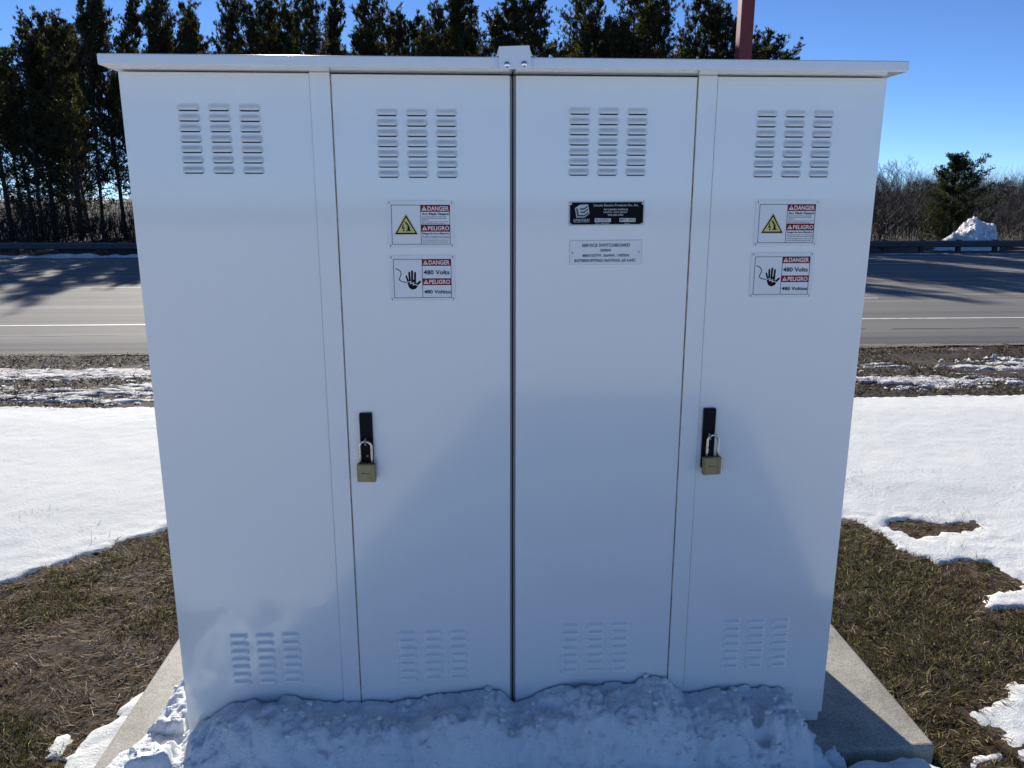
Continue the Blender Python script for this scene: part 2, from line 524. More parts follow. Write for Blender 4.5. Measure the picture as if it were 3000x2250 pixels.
for y0, seed_ in ((12.1, 1), (17.9, 2), (22.4, 3), (25.6, 4)):
    bm = bmesh.new(); rr_ = random.Random(seed_); x = -60; yy = y0; prev = None
    while x < 60:
        w_ = rr_.uniform(.010, .03); z_ = road_z(yy) + .004
        a = (bm.verts.new((x, yy - w_, z_)), bm.verts.new((x, yy + w_, z_)))
        if prev and rr_.random() < .9: bm.faces.new((prev[0], a[0], a[1], prev[1]))
        prev = a; x += rr_.uniform(.3, .9); yy = y0 + (yy - y0) * .85 + rr_.uniform(-.07, .07)
    tag(from_bm('road_crack', bm, M_TAR), kind='structure')

def road_line(y, w, x0, x1, mat):
    bm = bmesh.new()
    n = max(1, int((x1 - x0) / 4))
    for i in range(n):
        a = x0 + (x1 - x0) * i / n; b = x0 + (x1 - x0) * (i + 1) / n
        bm.faces.new([bm.verts.new(p) for p in ((a, y - w / 2, road_z(y - w / 2) + .005), (b, y - w / 2, road_z(y - w / 2) + .005), (b, y + w / 2, road_z(y + w / 2) + .005), (a, y + w / 2, road_z(y + w / 2) + .005))])
    bmesh.ops.remove_doubles(bm, verts=bm.verts, dist=.001)
    return from_bm('road_marking', bm, mat)
for y, w, mat in ((13.35, .14, M_WHITELINE), (20.15, .12, M_YELLOWLINE), (23.9, .12, M_YELLOWLINE), (31.2, .14, M_WHITELINE)):
    tag(road_line(y, w, -120, 120, mat), kind='structure')
for k in range(-6, 7):
    tag(road_line(16.75, .12, 11.3 - 3.05 + 12.2 * k, 11.3 + 12.2 * k, M_WHITELINE), kind='structure')
    tag(road_line(27.6, .12, 4 + 12.2 * k, 7.05 + 12.2 * k, M_WHITELINE), kind='structure')

# gravel fringe washed along the near edge of the road
ex = np.arange(-40, 44, .12); ey = np.arange(10.02, 10.62, .04)
EX, EY = np.meshgrid(ex, ey)
ET = .5 + .9 * fbm(EX * .6, EY, 2.2, 4, 311) - np.abs(EY - 10.36) / .2
V, F = grid_mesh(ex, ey, np.maximum(ground_full(EX, EY), -.66 + .06 * sstep(10.02, 10.34, EY)) + .009 + .008 * fbm(EX, EY, 9, 3, 315), ET > 0)
tag(from_np('gravel_shoulder', V, F, M_GRAVEL, smooth=True), kind='structure')

# ---- snow masks (world metres)
BARE = [(-4.6, -1.9), (-3.2, .15), (-1.95, 1.15), (-1.50, 1.49), (-1.37, 1.63), (-1.23, 1.77), (-1.10, 1.88), (-1.11, 1.95), (-.947, 2.07), (-.88, 2.17),
        (-.3, 2.7), (1.2, 3.0), (2.8, 2.7), (3.37, 2.11), (3.43, 2.04), (3.49, 1.91), (3.486, 1.73), (3.50, 1.61), (3.56, 1.50), (3.565, 1.34), (3.68, 1.43),
        (3.78, 1.437), (3.91, 1.417), (3.882, 1.295), (3.927, 1.19), (3.9, 1.1), (4.3, .9), (4.6, .5), (4.4, -.5), (3.4, -1.0), (1, -1.2), (-1.5, -1.1), (-3.4, -1.3)]
HOLE = [(3.615, 1.955), (3.64, 1.99), (3.732, 2.03), (3.89, 1.994), (4.02, 1.97), (4.162, 1.93), (3.998, 1.846), (3.90, 1.83), (3.822, 1.805), (3.71, 1.796), (3.653, 1.885)]
P1 = [(3.576, 1.022), (3.66, 1.103), (3.798, 1.144), (3.945, 1.193), (4.4, 1.25), (4.5, .8), (4.1, .84), (3.876, .876), (3.752, .923), (3.675, .913), (3.587, .938)]
P2 = [(2.921, .156), (2.975, .188), (3.03, .14), (3.099, .208), (3.166, .254), (3.235, .345), (3.327, .369), (3.6, .42), (4.2, .3), (3.9, -.6), (3.2, -.5), (3.03, -.26), (3.0, -.104), (2.993, .049), (2.952, .092)]
P3 = [(2.748, .018), (2.804, .029), (2.843, -.037), (2.768, -.073), (2.745, -.035)]
P4 = [(2.782, -.128), (2.855, -.06), (2.906, -.081), (2.981, -.067), (2.94, -.145), (2.829, -.157), (2.75, -.30), (2.70, -.25)]
P5 = [(2.34, -.15), (2.60, -.15), (2.67, -.24), (2.6, -.6), (2.2, -.7), (2.2, -.2)]
L1 = [(-.379, .487), (-.34, .47), (-.30, .40), (-.28, .2), (-.27, 0), (-.27, -.3), (-.50, -.4), (-.50, -.05), (-.479, .03), (-.495, .075), (-.478, .167), (-.478, .236), (-.407, .294), (-.417, .38), (-.402, .458)]
L2 = [(-.594, .09), (-.605, .184), (-.575, .211), (-.499, .217), (-.507, .15), (-.517, .095), (-.548, .06)]
L3 = [(-.611, .634), (-.597, .651), (-.543, .628), (-.572, .612)]
def snow_sd(x, y):
    s = -sdist(x, y, BARE)
    s = np.minimum(s, -sdist(x, y, HOLE))
    edge = .05 * fbm(x, y, 5, 4, 33) + .05 * fbm(x, y, 17, 4, 41, .7)
    s = s + edge * np.clip(1 - s / .6, 0, 1)
    for P, a in ((P1, .5), (P2, .8), (P3, .35), (P4, .5), (P5, .6), (L1, .25), (L2, .45), (L3, .3)):
        q = sdist(x, y, P) + a * (.06 * fbm(x, y, 8, 3, 51) + .08 * fbm(x, y, 24, 3, 57, .7))
        s = np.maximum(s, q)
    # small melt holes close to the field's margin
    hz = np.clip(1 - s / .9, 0, 1) * np.clip((vnoise(x * 4.2, y * 4.2, 77) - .62) * 1.0, 0, 1) * 3
    s = np.where(s > 0, s - hz * .25, s)
    s = np.where(y < -3.2, s - 6 * np.clip(fbm(x, y, .22, 3, 83) - .12, 0, 1) * sstep(3.2, 5.0, -y), s)  # bare patches added out of view to blotch the reflections in the doors
    far = 5.25 + .12 * fbm(x, y, .8, 3, 61) + .05 * fbm(x, y, 6, 2, 63)
    return np.minimum(s, (far - y))

def snow_top(x, y):
    s = snow_sd(x, y)
    t = -.008 + .016 * sstep(0, .03, s) + .034 * sstep(.02, .9, s) + .012 * fbm(x, y, 26, 3, 75) * (1 - sstep(.02, .3, s))
    t = np.where(s <= 0, -.03 + np.maximum(s, -.05), t)
    bumps = (.010 * fbm(x, y, 1.4, 3, 71) + .0035 * fbm(x, y, 13, 4, 73)) * sstep(0, .12, s)
    t = t + .088 * sstep(-.01, .06, sdist(x, y, P5)) * (1 + .35 * fbm(x, y, 11, 3, 79))
    return ground_h(x, y) + .004 + t + bumps, s
sx = np.arange(-4.6, 9.0, .026); sy = np.arange(-.9, 5.6, .026)
SX, SY = np.meshgrid(sx, sy)
SZ, SS = snow_top(SX, SY)
keep = SS > 0
V, F = grid_mesh(sx, sy, SZ, keep)
tag(from_np('snow_cover', V, F, M_SNOW, smooth=True), kind='structure')
# the same snow cover further out: to the sides and behind the photographer
for x0, x1, y0, y1, st in ((-60, -4.58, -.9, 5.6, .25), (8.98, 60, -.9, 5.6, .25), (-60, 60, -60, -.88, .35)):
    ax = axis([(x0, x1, st)]) if x1 - x0 < 70 else axis([(x0, -6, 1.2), (-6, 8, st), (8, x1, 1.2)])
    ay = np.arange(y0, y1 + st, st) if y1 - y0 < 10 else axis([(y0, -6, 1.2), (-6, y1, st)])
    AX, AY = np.meshgrid(ax, ay)
    AZ, AS = snow_top(AX, AY)
    V, F = grid_mesh(ax, ay, AZ, AS > 0)
    tag(from_np('snow_cover', V, F, M_SNOW, smooth=True), kind='structure')

# verge: streaky remnants of snow between the field and the road
vx = np.arange(-13, 14, .045); vy = np.arange(5.0, 10.3, .04)
VX, VY = np.meshgrid(vx, vy)
def g2(x, y, cx, cy, rx, ry): return np.exp(-((x - cx) / rx) ** 2 - ((y - cy) / ry) ** 2)
dens = -.95 + .0 * VX
left = 1 - sstep(-1, 1, VX)
dens += left * (.95 * sstep(5.2, 5.6, VY) * (1 - sstep(8.2, 9.6, VY)) - .75 * g2(VX, VY, -3.6, 6.9, 1.3, .35) - .8 * g2(VX, VY, -4.6, 5.45, 1.0, .22))
dens += left * .55 * g2(VX, VY, -3.6, 8.2, 2.2, .5)
dens += (1 - left) * (1.5 * g2(VX, VY, 8.6, 7.5, 1.8, .8) + 1.35 * g2(VX, VY, 6.2, 6.15, 1.4, .4) + .7 * g2(VX, VY, 5.9, 7.4, .3, .15))
pat = dens + .72 * fbm(VX * .4, VY, 1.9, 4, 91, .6) + 1.9 * fbm(VX * .38, VY * 1.25, 5.0, 5, 95, .85)
T = np.clip(pat / .25, -1, 1)
VZ = ground_full(VX, VY) + np.where(T > 0, .018 * (1 - (1 - T) ** 2) + .012 * fbm(VX, VY, 7, 3, 97), -.04) + .07 * g2(VX, VY, 8.4, 8.35, .5, .25)
V, F = grid_mesh(vx, vy, VZ, T > 0)
tag(from_np('snow_patches', V, F, M_PILE, smooth=True), kind='structure')

# ploughed ridge at the foot of the rail
bx = np.arange(-60, 60, .12); by = np.arange(32.2, 34.2, .08)
BX, BY = np.meshgrid(bx, by)
A = (.25 * (1 - sstep(-5, 20, BX)) + .10) * (.55 + .6 * fbm(BX, BY * 0 + 3, .5, 4, 101))
A = A * (1 + .8 * fbm(BX, BY, 2.2, 3, 107))
BZ = -.66 + np.maximum(0, A * .5) * np.exp(-((BY - 33.2 - .25 * fbm(BX, BY * 0, .4, 2, 104)) / .42) ** 2) + .08 * A * fbm(BX, BY, 5, 3, 103) - .02
V, F = grid_mesh(bx, by, BZ, BZ > -.655)
tag(from_np('snow_ridge', V, F, M_PILE, smooth=True), kind='structure')
# ------------------------------------------------------------------ concrete pad
bm = bmesh.new()
add_box(bm, -.293, 2.648, -.150, 1.36, -.22, -.04, .012, 3)
tag(from_bm('concrete_pad', bm, M_CONC), 'grey speckled concrete slab under the white electrical cabinet', 'concrete slab')

# ------------------------------------------------------------------ the switchboard cabinet
cab = tag(empty('electrical_cabinet', (0, 0, -.04)), 'large white metal outdoor electrical cabinet with four louvred door panels', 'electrical cabinet')
def cpart(name, bm, mats, parent=cab, smooth=False):
    o = from_bm(name, bm, mats, parent, smooth)
    if parent is cab: o.location = (0, 0, .04)
    return o
for x0, x1 in ((0.0, 1.1465), (1.1515, 2.296)):
    bm = bmesh.new()
    add_box(bm, x0 + .002, x1 - .002, .019, 1.04, 0, 2.2105, .003, 2)
    cpart('housing', bm, M_PAINT)
    bm = bmesh.new()
    add_box(bm, x0 + (.010 if x0 < 1 else 0), x1 - (.010 if x0 > 1 else 0), .004, 1.03, -.0395, -.0015, .002, 1)
    cpart('plinth', bm, M_PAINT)
bm = bmesh.new(); add_box(bm, 1.1466, 1.1514, .010, .84, -.03, 2.212); cpart('dark_gap_fill', bm, M_BLACK)  # added black filler closes the see-through gap and gives its darkness
bm = bmesh.new()
add_box(bm, 1.1415, 1.1463, .006, .0185, .002, 2.205); add_box(bm, 1.1517, 1.1575, .006, .0185, .002, 2.205)
cpart('centre_flange', bm, M_GREY)

for x0, x1 in ((-.012, 1.1475), (1.1505, 2.308)):
    bm = bmesh.new()
    add_box(bm, x0, x1, -.100, 1.14, 2.2125, 2.2425, .0035, 3)
    o = cpart('roof', bm, M_PAINT)
# cap over the roof joint, with two bolts
bm = bmesh.new()
add_prism(bm, [(1.096, 2.2445), (1.200, 2.2445), (1.190, 2.266), (1.104, 2.2655)], -.1035, 1.15)
pl = [(1.1035, 2.2115), (1.1065, 2.2075), (1.1975, 2.2110), (1.1985, 2.214), (1.1905, 2.2715), (1.1885, 2.2725), (1.1045, 2.2690), (1.1030, 2.267)]
add_prism(bm, pl, -.1075, -.1042)
capo = cpart('joint_cap', bm, M_PAINT)
for bxx, bz in ((1.1265, 2.2205), (1.1755, 2.2225)):
    bm = bmesh.new()
    n = 16
    prev = None
    rings = []
    for k, (rr, yy) in enumerate(((.0098, -.1077), (.0098, -.1085), (.0086, -.1115), (.0062, -.1135), (.0032, -.1146))):
        rings.append([bm.verts.new((bxx + rr * math.cos(2 * math.pi * i / n), yy, bz + rr * math.sin(2 * math.pi * i / n))) for i in range(n)])
    for a, b in zip(rings[:-1], rings[1:]):
        for i in range(n): bm.faces.new((a[i], a[(i + 1) % n], b[(i + 1) % n], b[i]))
    bm.faces.new(rings[-1])
    from_bm('bolt', bm, M_CHROME, capo, True)

def vent(x0, z0, dome=.0092):
    """21 pressed louvres, 3 columns by 7 rows; x0 left edge, z0 lip of the lowest row"""
    V = []; Q = []; D = []
    L, H = .064, .0185
    nu, nv = 15, 9
    for c in range(3):
        for r in range(7):
            cx = x0 + L / 2 + c * .0885; zb = z0 + r * .0297
            base = len(V)
            for j in range(nv):
                v = j / (nv - 1)                     # 0 at the top edge, 1 at the lip
                q_ = min(1, v * 1.35); g = q_ * q_ * (3 - 2 * q_)
                for i in range(nu):
                    uu = -1 + 2 * i / (nu - 1)
                    e = min(1, (1 - abs(uu)) / .36)
                    f = math.sqrt(max(0, 1 - (1 - e) ** 2))
                    hz = H * (1 - v)
                    xs_ = cx + uu * L / 2 * (1 - .06 * (1 - v))
                    V.append((xs_, -.0004 - dome * g * f, zb + hz))
            for j in range(nv - 1):
                for i in range(nu - 1):
                    a = base + j * nu + i
                    Q.append((a, a + nu, a + nu + 1, a + 1)); D.append(0)
            # black strip below the lip, painted for the dark of the open slot
            b = len(V)
            for i in range(nu):
                uu = -1 + 2 * i / (nu - 1)
                e = min(1, (1 - abs(uu)) / .16)
                f = math.sqrt(max(0, 1 - (1 - e) ** 2))
                V.append((cx + uu * L / 2 * .93, -.0006, zb + .0004)); V.append((cx + uu * L / 2 * .93, -.0006, zb - .0036 * f))
            for i in range(nu - 1):
                Q.append((b + 2 * i, b + 2 * i + 1, b + 2 * i + 3, b + 2 * i + 2)); D.append(1)
    me = bpy.data.meshes.new('louver_vent')
    me.from_pydata(V, [], Q); me.update()
    me.polygons.foreach_set('material_index', D)
    return me

# doors: x0, x1, upper vent x, z, lower vent x, z
doors = [(0.000, .5491, .160, 1.926, .170, .195), (.6115, 1.1405, .740, 1.915, .749, .188),
         (1.1585, 1.7085, 1.320, 1.922, 1.321, .200), (1.7702, 2.296, 1.898, 1.918, 1.903, .196)]
door_objs = []
for i, (x0, x1, ux, uz, lx, lz) in enumerate(doors):
    bm = bmesh.new()
    add_box(bm, x0, x1, 0, .018, .0, 2.2095 - (.002 if i in (1, 2) else 0), .0022, 2)
    d = cpart('door', bm, M_PAINT)
    for vx_, vz_ in ((ux, uz), (lx, lz)):
        link_mesh('louver_vent', vent(vx_, vz_), [M_PAINT, M_BLACK], d, True)
    door_objs.append(d)
for x0, x1 in ((.5495, .6085), (1.7115, 1.7690)):
    bm = bmesh.new()
    add_box(bm, x0, x1, -.0035, .018, .001, 2.2118, .0012, 2)
    cpart('mullion', bm, M_PAINT)
# rusty deposits along the gaps
rnd = random.Random(3)
def seam(x, w, z0, z1, mat, parent=cab):
    bm = bmesh.new()
    z = z0; pl_ = None
    while z < z1:
        z2 = min(z1, z + rnd.uniform(.008, .03))
        ww = w * rnd.uniform(.5, 1.25)
        y = -.0008
        vs = [(x - ww / 2, y, z), (x + ww / 2, y, z), (x + w * rnd.uniform(.4, .6), y, z2), (x - w * rnd.uniform(.4, .6), y, z2)]
        bm.faces.new([bm.verts.new(v) for v in vs])
        z = z2
    return cpart('rust_line', bm, mat)
seam(.6100, .0026, .01, 2.20, M_RUST)
seam(1.7100, .0030, .01, 2.20, M_RUST)
seam(1.7696, .0011, .01, 2.20, M_RUST)
seam(.5492, .0007, .02, 1.75, M_PALERUST)

# hasps on doors two and four
for d, cx in ((door_objs[1], .6705), (door_objs[3], 1.8050)):
    bm = bmesh.new()
    add_prism(bm, round_rect(cx - .0205, cx + .0205, .965, 1.173, .004), -.0105, -.0005)
    h = from_bm('hasp', bm, M_DARKPLATE, d)
    bm = bmesh.new()
    add_tube(bm, [(cx - .002, -.010, 1.091), (cx - .002, -.024, 1.089), (cx - .002, -.036, 1.083), (cx - .002, -.036, 1.074), (cx - .002, -.024, 1.069), (cx - .002, -.010, 1.068)], .0028, 8)
    from_bm('staple', bm, M_STEEL, d, True)
    bm = bmesh.new()
    add_tube(bm, [(cx + .001, -.010, 1.028), (cx + .001, -.0118, 1.028)], [.005, .004], 14)
    from_bm('rivet', bm, plain('dull_rivet', (.12, .12, .14), .5, .5), d)

def padlock(loc, rot):
    """origin at the crown of the shackle"""
    t = empty('padlock', loc); t.rotation_euler = rot
    bm = bmesh.new()
    out = [(-.0300, -.138), (-.0300, -.0795), (-.0290, -.0770), (.0290, -.0770), (.0300, -.0795), (.0300, -.138), (.0200, -.1395), (.0185, -.1355), (-.0185, -.1355), (-.0200, -.1395)]
    add_prism(bm, out, -.0105, .0105)
    es = [e for e in bm.edges if abs(e.verts[0].co.y - e.verts[1].co.y) < 1e-6]
    bmesh.ops.bevel(bm, geom=es, offset=.0022, segments=2, affect='EDGES')
    body = from_bm('lock_body', bm, M_BRASS, t)
    bm = bmesh.new()
    add_box(bm, .0175, .0180, -.0112, -.0100, -.133, -.080)
    from_bm('face_groove', bm, plain('dark_brass', (.07, .065, .03), .6, .3), body)
    bm = bmesh.new(); add_text(bm, 'Master', -.014, .014, -.1095, -.1045, -.0109, .01)
    from_bm('engraving', bm, plain('engraved_brass', (.04, .04, .02), .6), body)
    pts = [(-.0190, 0, -.080)] + [(-.0190, 0, -.060), (-.0190, 0, -.040), (-.0190, 0, -.022)]
    pts += [(-.0190 * math.cos(a), 0, -.019 + .019 * math.sin(a)) for a in [math.pi * k / 12 for k in range(1, 12)]]
    pts += [(.0190, 0, -.022), (.0190, 0, -.040), (.0190, 0, -.060), (.0190, 0, -.080)]
    bm = bmesh.new(); add_tube(bm, pts, .0040, 12)
    from_bm('shackle', bm, M_SHACKLE, t, True)
    return t
tag(padlock((.6690, -.0290, 1.0835), (R(3), R(0.6), R(-4))), 'brass padlock with scuffed steel shackle hanging from the hasp of the inner left door', 'padlock', 'padlocks on the cabinet')
tag(padlock((1.8150, -.0290, 1.0865), (R(3), R(-1.0), R(5))), 'brass padlock with scuffed shackle hanging from the hasp of the far right door', 'padlock', 'padlocks on the cabinet')

# ------------------------------------------------------------------ signs
def screw(bm_parent, x, z, y, rad=.0045):
    bm = bmesh.new(); n = 14
    rings = []
    for rr, yy in ((rad, y), (rad * .95, y - .0010), (rad * .62, y - .0018), (rad * .42, y - .0016), (rad * .40, y - .0006)):
        rings.append([bm.verts.new((x + rr * math.cos(2 * math.pi * i / n), yy, z + rr * math.sin(2 * math.pi * i / n))) for i in range(n)])
    for k, (a, b) in enumerate(zip(rings[:-1], rings[1:])):
        for i in range(n):
            f = bm.faces.new((a[i], a[(i + 1) % n], b[(i + 1) % n], b[i])); f.material_index = 1 if k == 3 else 0; f.smooth = True
    f = bm.faces.new(rings[-1]); f.material_index = 1
    return from_bm('screw', bm, [M_CHROME, M_BLACK], bm_parent)

SW, SH = .2050, .1440
def U(u): return (u - .5) * SW
def W(v): return (.5 - v) * SH
def frame_lines(bm, u0, v0, u1, v1, t=.0014, y=-.0028, mi=0):
    x0, x1, z0, z1 = U(u0), U(u1), W(v1), W(v0)
    for a, b, c, d in ((x0, x1, z1 - t, z1), (x0, x1, z0, z0 + t), (x0, x0 + t, z0 + t, z1 - t), (x1 - t, x1, z0 + t, z1 - t)):
        add_poly(bm, [(a, c), (b, c), (b, d), (a, d)], y, mi)

def header(sign, u0, u1, v0, v1, word, tu0, tu1, wu0, wu1, wv0, wv1):
    bm = bmesh.new()
    add_poly(bm, [(U(u0), W(v1)), (U(u1), W(v1)), (U(u1), W(v0)), (U(u0), W(v0))], -.00255, 0)
    add_text(bm, word, U(wu0), U(wu1), W(wv1), W(wv0), -.00310, .022, 1)
    add_poly(bm, [(U(tu0), W(wv1)), (U(tu1), W(wv1)), ((U(tu0) + U(tu1)) / 2, W(wv0 - .005))], -.00310, 1)
    cx = (U(tu0) + U(tu1)) / 2
    h = W(wv0) - W(wv1)
    add_poly(bm, [(cx - .0008, W(wv1) + h * .28), (cx + .0008, W(wv1) + h * .28), (cx + .0011, W(wv1) + h * .72), (cx - .0011, W(wv1) + h * .72)], -.0034, 2)
    add_poly(bm, [(cx - .0008, W(wv1) + h * .10), (cx + .0008, W(wv1) + h * .10), (cx + .0008, W(wv1) + h * .2), (cx - .0008, W(wv1) + h * .2)], -.0034, 2)
    return from_bm('danger_header', bm, [M_RED, M_WHITEINK, M_INK], sign)

def sign_base(divider_u=.50, fr=(.060, .087, .940, .920)):
    s = empty('danger_sign')
    bm = bmesh.new()
    add_prism(bm, round_rect(-SW / 2, SW / 2, -SH / 2, SH / 2, .007), -.0022, -.0002)
    from_bm('sign_panel', bm, M_SIGN, s)
    bm = bmesh.new()
    frame_lines(bm, *fr)
    t = .0014
    add_poly(bm, [(U(divider_u) - t / 2, W(fr[3])), (U(divider_u) + t / 2, W(fr[3])), (U(divider_u) + t / 2, W(fr[1])), (U(divider_u) - t / 2, W(fr[1]))], -.00275)
    from_bm('border', bm, M_INK, s)
    for sxx, szz in ((-1, 1), (1, 1), (-1, -1), (1, -1)):
        screw(s, sxx * (SW / 2 - .0070), szz * (SH / 2 - .0070), -.0022)
    return s

def s1c(px, py):                       # sign one: measured outline to local metres
    v = (py - 75) / 1475; l = 80 + 70 * v; w = 2020 - 40 * v
    return (U((px - l) / w), W(v))
def s2c(px, py):
    v = (py - 70) / 1400; l = 155 + 50 * v; w = 1985 - 25 * v
    return (U((px - l) / w), W(v))

def black_rule(bm, u0, u1, v, t=.0014, y=-.0029):
    add_poly(bm, [(U(u0), W(v) - t / 2), (U(u1), W(v) - t / 2), (U(u1), W(v) + t / 2), (U(u0), W(v) + t / 2)], y)

def arc_flash_sign():
    s = sign_base()
    header(s, .5035, .9335, .096, .222, 'DANGER', .512, .594, .604, .922, .117, .207)
    header(s, .5035, .9335, .512, .640, 'PELIGRO', .515, .594, .605, .926, .535, .618)
    bm = bmesh.new()
    for v in (.2275, .507, .6450): black_rule(bm, .50, .94, v)
    y = -.00285
    def line(t, u0, u1, v0, v1, b=0.0): add_text(bm, t, U(u0), U(u1), W(v1), W(v0), y - .0004, b)
    line('Arc Flash Hazard', .518, .918, .251, .302, .022)
    for t, u1, vc in (('Do not operate controls or open covers', .885, .334), ('without appropriate personal protection', .890, .366), ('equipment', .613, .398),
                      ('Failure to comply may result in injury or death', .912, .441), ('Refer to NFPA 70E for PPE requirements', .860, .480)):
        line(t, .519, u1, vc - .010, vc + .010, .01)
    line('Riesgo de Arco El\u00e9ctrico', .518, .920, .670, .706, .022)
    for t, u1, vc in (('No opere los controles ni abra cubiertas sin', .926, .744), ('el equipo de protecci\u00f3n personal apropiado', .928, .777),
                      ('Falta de cumplir puede terminar en heridas o muerte', .916, .826), ('Consulte a NFPA 70E para requisitos de EPP', .900, .869)):
        line(t, .519, u1, vc - .010, vc + .010, .01)
    from_bm('lettering', bm, M_INK, s)
    bm = bmesh.new()
    def poly(pts, yy, mi): add_poly(bm, [s1c(*p) for p in pts], yy, mi)
    poly([(640, 478), (690, 478), (1050, 1115), (1030, 1140), (335, 1140), (322, 1112)], -.0025, 0)
    poly([(665, 510), (1018, 1112), (348, 1112)], -.0028, 1)
    poly([(665, 598), (952, 1064), (413, 1064)], -.0031, 2)
    poly([(575, 795), (605, 795), (588, 903), (637, 893), (612, 988), (638, 988), (603, 1038), (570, 985), (592, 985), (606, 928), (543, 953)], -.0034, 1)
    poly([(625, 700), (660, 735), (685, 705), (687, 763), (727, 763), (722, 818), (767, 805), (745, 853), (782, 853), (760, 888), (807, 895), (765, 928),
          (807, 955), (778, 970), (882, 1032), (792, 1002), (780, 1032), (735, 1000), (687, 1037), (673, 985), (725, 985), (712, 958), (698, 925), (735, 912), (690, 870), (722, 850), (678, 812), (678, 777), (640, 792), (650, 747), (622, 742)], -.0034, 1)
    from_bm('pictogram', bm, [M_PALEYELLOW, M_INK, M_YELLOW], s)
    return s

def volts_sign():
    s = sign_base(.50, (.063, .083, .942, .925))
    header(s, .5035, .9355, .090, .219, 'DANGER', .513, .590, .600, .918, .110, .200)
    header(s, .5035, .9355, .511, .638, 'PELIGRO', .515, .592, .602, .922, .530, .618)
    bm = bmesh.new()
    for v in (.2245, .506, .6435): black_rule(bm, .50, .942, v)
    add_text(bm, '480 Volts', U(.520), U(.914), W(.414), W(.322), -.0032, .018)
    add_text(bm, '480 Voltios', U(.520), U(.930), W(.829), W(.752), -.0032, .018)
    from_bm('lettering', bm, M_INK, s)
    bm = bmesh.new()
    K = .0000104 * 9.7
    yk = [-.00260]
    def st(pts, w):
        for q in stroke([s2c(*p) for p in pts], w * SW / 1985):
            yk[0] -= .000004
            add_poly(bm, q, yk[0], 0)
    st([(362, 470), (405, 488), (440, 503), (478, 528), (507, 562), (525, 605), (525, 640), (512, 690), (488, 740), (472, 785), (478, 812), (505, 840), (550, 862), (610, 878), (700, 890)], 24)
    st([(682, 702), (745, 880)], 50); st([(768, 592), (790, 850)], 58); st([(855, 556), (858, 860)], 60); st([(945, 602), (945, 860)], 60); st([(1095, 868), (1000, 960), (960, 1010)], 62)
    palm = [(700, 800), (760, 830), (975, 800), (975, 905), (1015, 960), (1022, 1010), (1000, 1050), (960, 1085), (920, 1102), (880, 1108), (830, 1098), (785, 1062), (750, 1010), (730, 950), (712, 880)]
    yk[0] -= .00001
    add_poly(bm, [s2c(*p) for p in palm], yk[0], 0)
    yk[0] -= .0002
    for q in stroke([s2c(*p) for p in [(700, 893), (828, 853), (800, 935), (908, 893), (885, 972), (958, 945), (1034, 998)]], 21 * SW / 1985):
        yk[0] -= .000004
        add_poly(bm, q, yk[0], 1)
    from_bm('pictogram', bm, [M_INK, M_WHITEINK], s)
    return s

def copy_tree(o, parent=None):
    c = o.copy(); C.objects.link(c); c.parent = parent
    for ch in o.children: copy_tree(ch, c)
    return c
GS = 'danger signs screwed to the cabinet doors'
sA = arc_flash_sign(); sA.location = (.8650, 0, 1.7720)
tag(sA, 'white arc flash danger sign with yellow triangle, on the inner left door', 'danger sign', GS)
sB = volts_sign(); sB.location = (.8655, 0, 1.6065)
tag(sB, 'white 480 volts danger sign with black hand, on the inner left door', 'danger sign', GS)
bpy.context.view_layer.update()
sC = copy_tree(sA); sC.location = (2.0165, 0, 1.7735)
tag(sC, 'white arc flash danger sign with yellow triangle, on the far right door', 'danger sign', GS)
sD = copy_tree(sB); sD.location = (2.0130, 0, 1.6100)
tag(sD, 'white 480 volts danger sign with black hand, on the far right door', 'danger sign', GS)

# black maker's plate
npl = empty('nameplate', (1.4420, 0, 1.8055)); npl.rotation_euler = (0, R(-.35), 0)
NW, NH = .2385, .0745
def nc(px, py): return (((px - 140) / 1970 - .5) * NW, (.5 - (py - 118 + (px - 140) * .0096) / 640) * NH)
tag(npl, 'black maker plate with cube logo riveted above the plain white plate', 'nameplate')
bm = bmesh.new(); add_prism(bm, round_rect(-NW / 2, NW / 2, -NH / 2, NH / 2, .002), -.0018, -.0002); from_bm('plate', bm, M_ALU, npl)
bm = bmesh.new(); add_prism(bm, round_rect(-NW / 2 + .0042, NW / 2 - .0042, -NH / 2 + .0036, NH / 2 - .0036, .001), -.0021, -.0019); from_bm('black_field', bm, M_INK, npl)
for (px, py) in ((192, 180), (2062, 165), (187, 718), (2045, 705)):
    x, z = nc(px, py); screw(npl, max(-NW / 2 + .006, min(NW / 2 - .006, x)), z, -.0021, .0042)
bm = bmesh.new()
def npoly(pts, y, mi): add_poly(bm, [nc(*p) for p in pts], y, mi)
npoly([(435, 205), (640, 198), (680, 435), (560, 535), (345, 540), (303, 295)], -.0024, 0)
npoly([(330, 302), (378, 302), (405, 470), (550, 468), (655, 392), (664, 430), (553, 513), (362, 515)], -.0027, 1)
npoly([(425, 300), (535, 297), (628, 225), (634, 262), (545, 340), (431, 341)], -.0027, 1)
npoly([(440, 385), (545, 380), (638, 300), (645, 340), (555, 420), (448, 424)], -.0027, 1)
from_bm('logo', bm, [M_ALU, M_TEAL], npl)
bm = bmesh.new()
def nt(s, x0, x1, y0, y1, mi=0, b=.0, y=-.0027):
    a = nc(x0, y1); c = nc(x1, y0 - (x1 - x0) * .0096)
    add_text(bm, s, a[0], c[0], a[1], a[1] + (y1 - y0) / 640 * NH, y, b, mi)
nt('LINCOLN', 275, 680, 578, 628, b=.02); nt('ELECTRIC', 278, 680, 643, 668, b=.015)
nt('Lincoln Electric Products Co., Inc.', 785, 1945, 192, 248, b=.015)
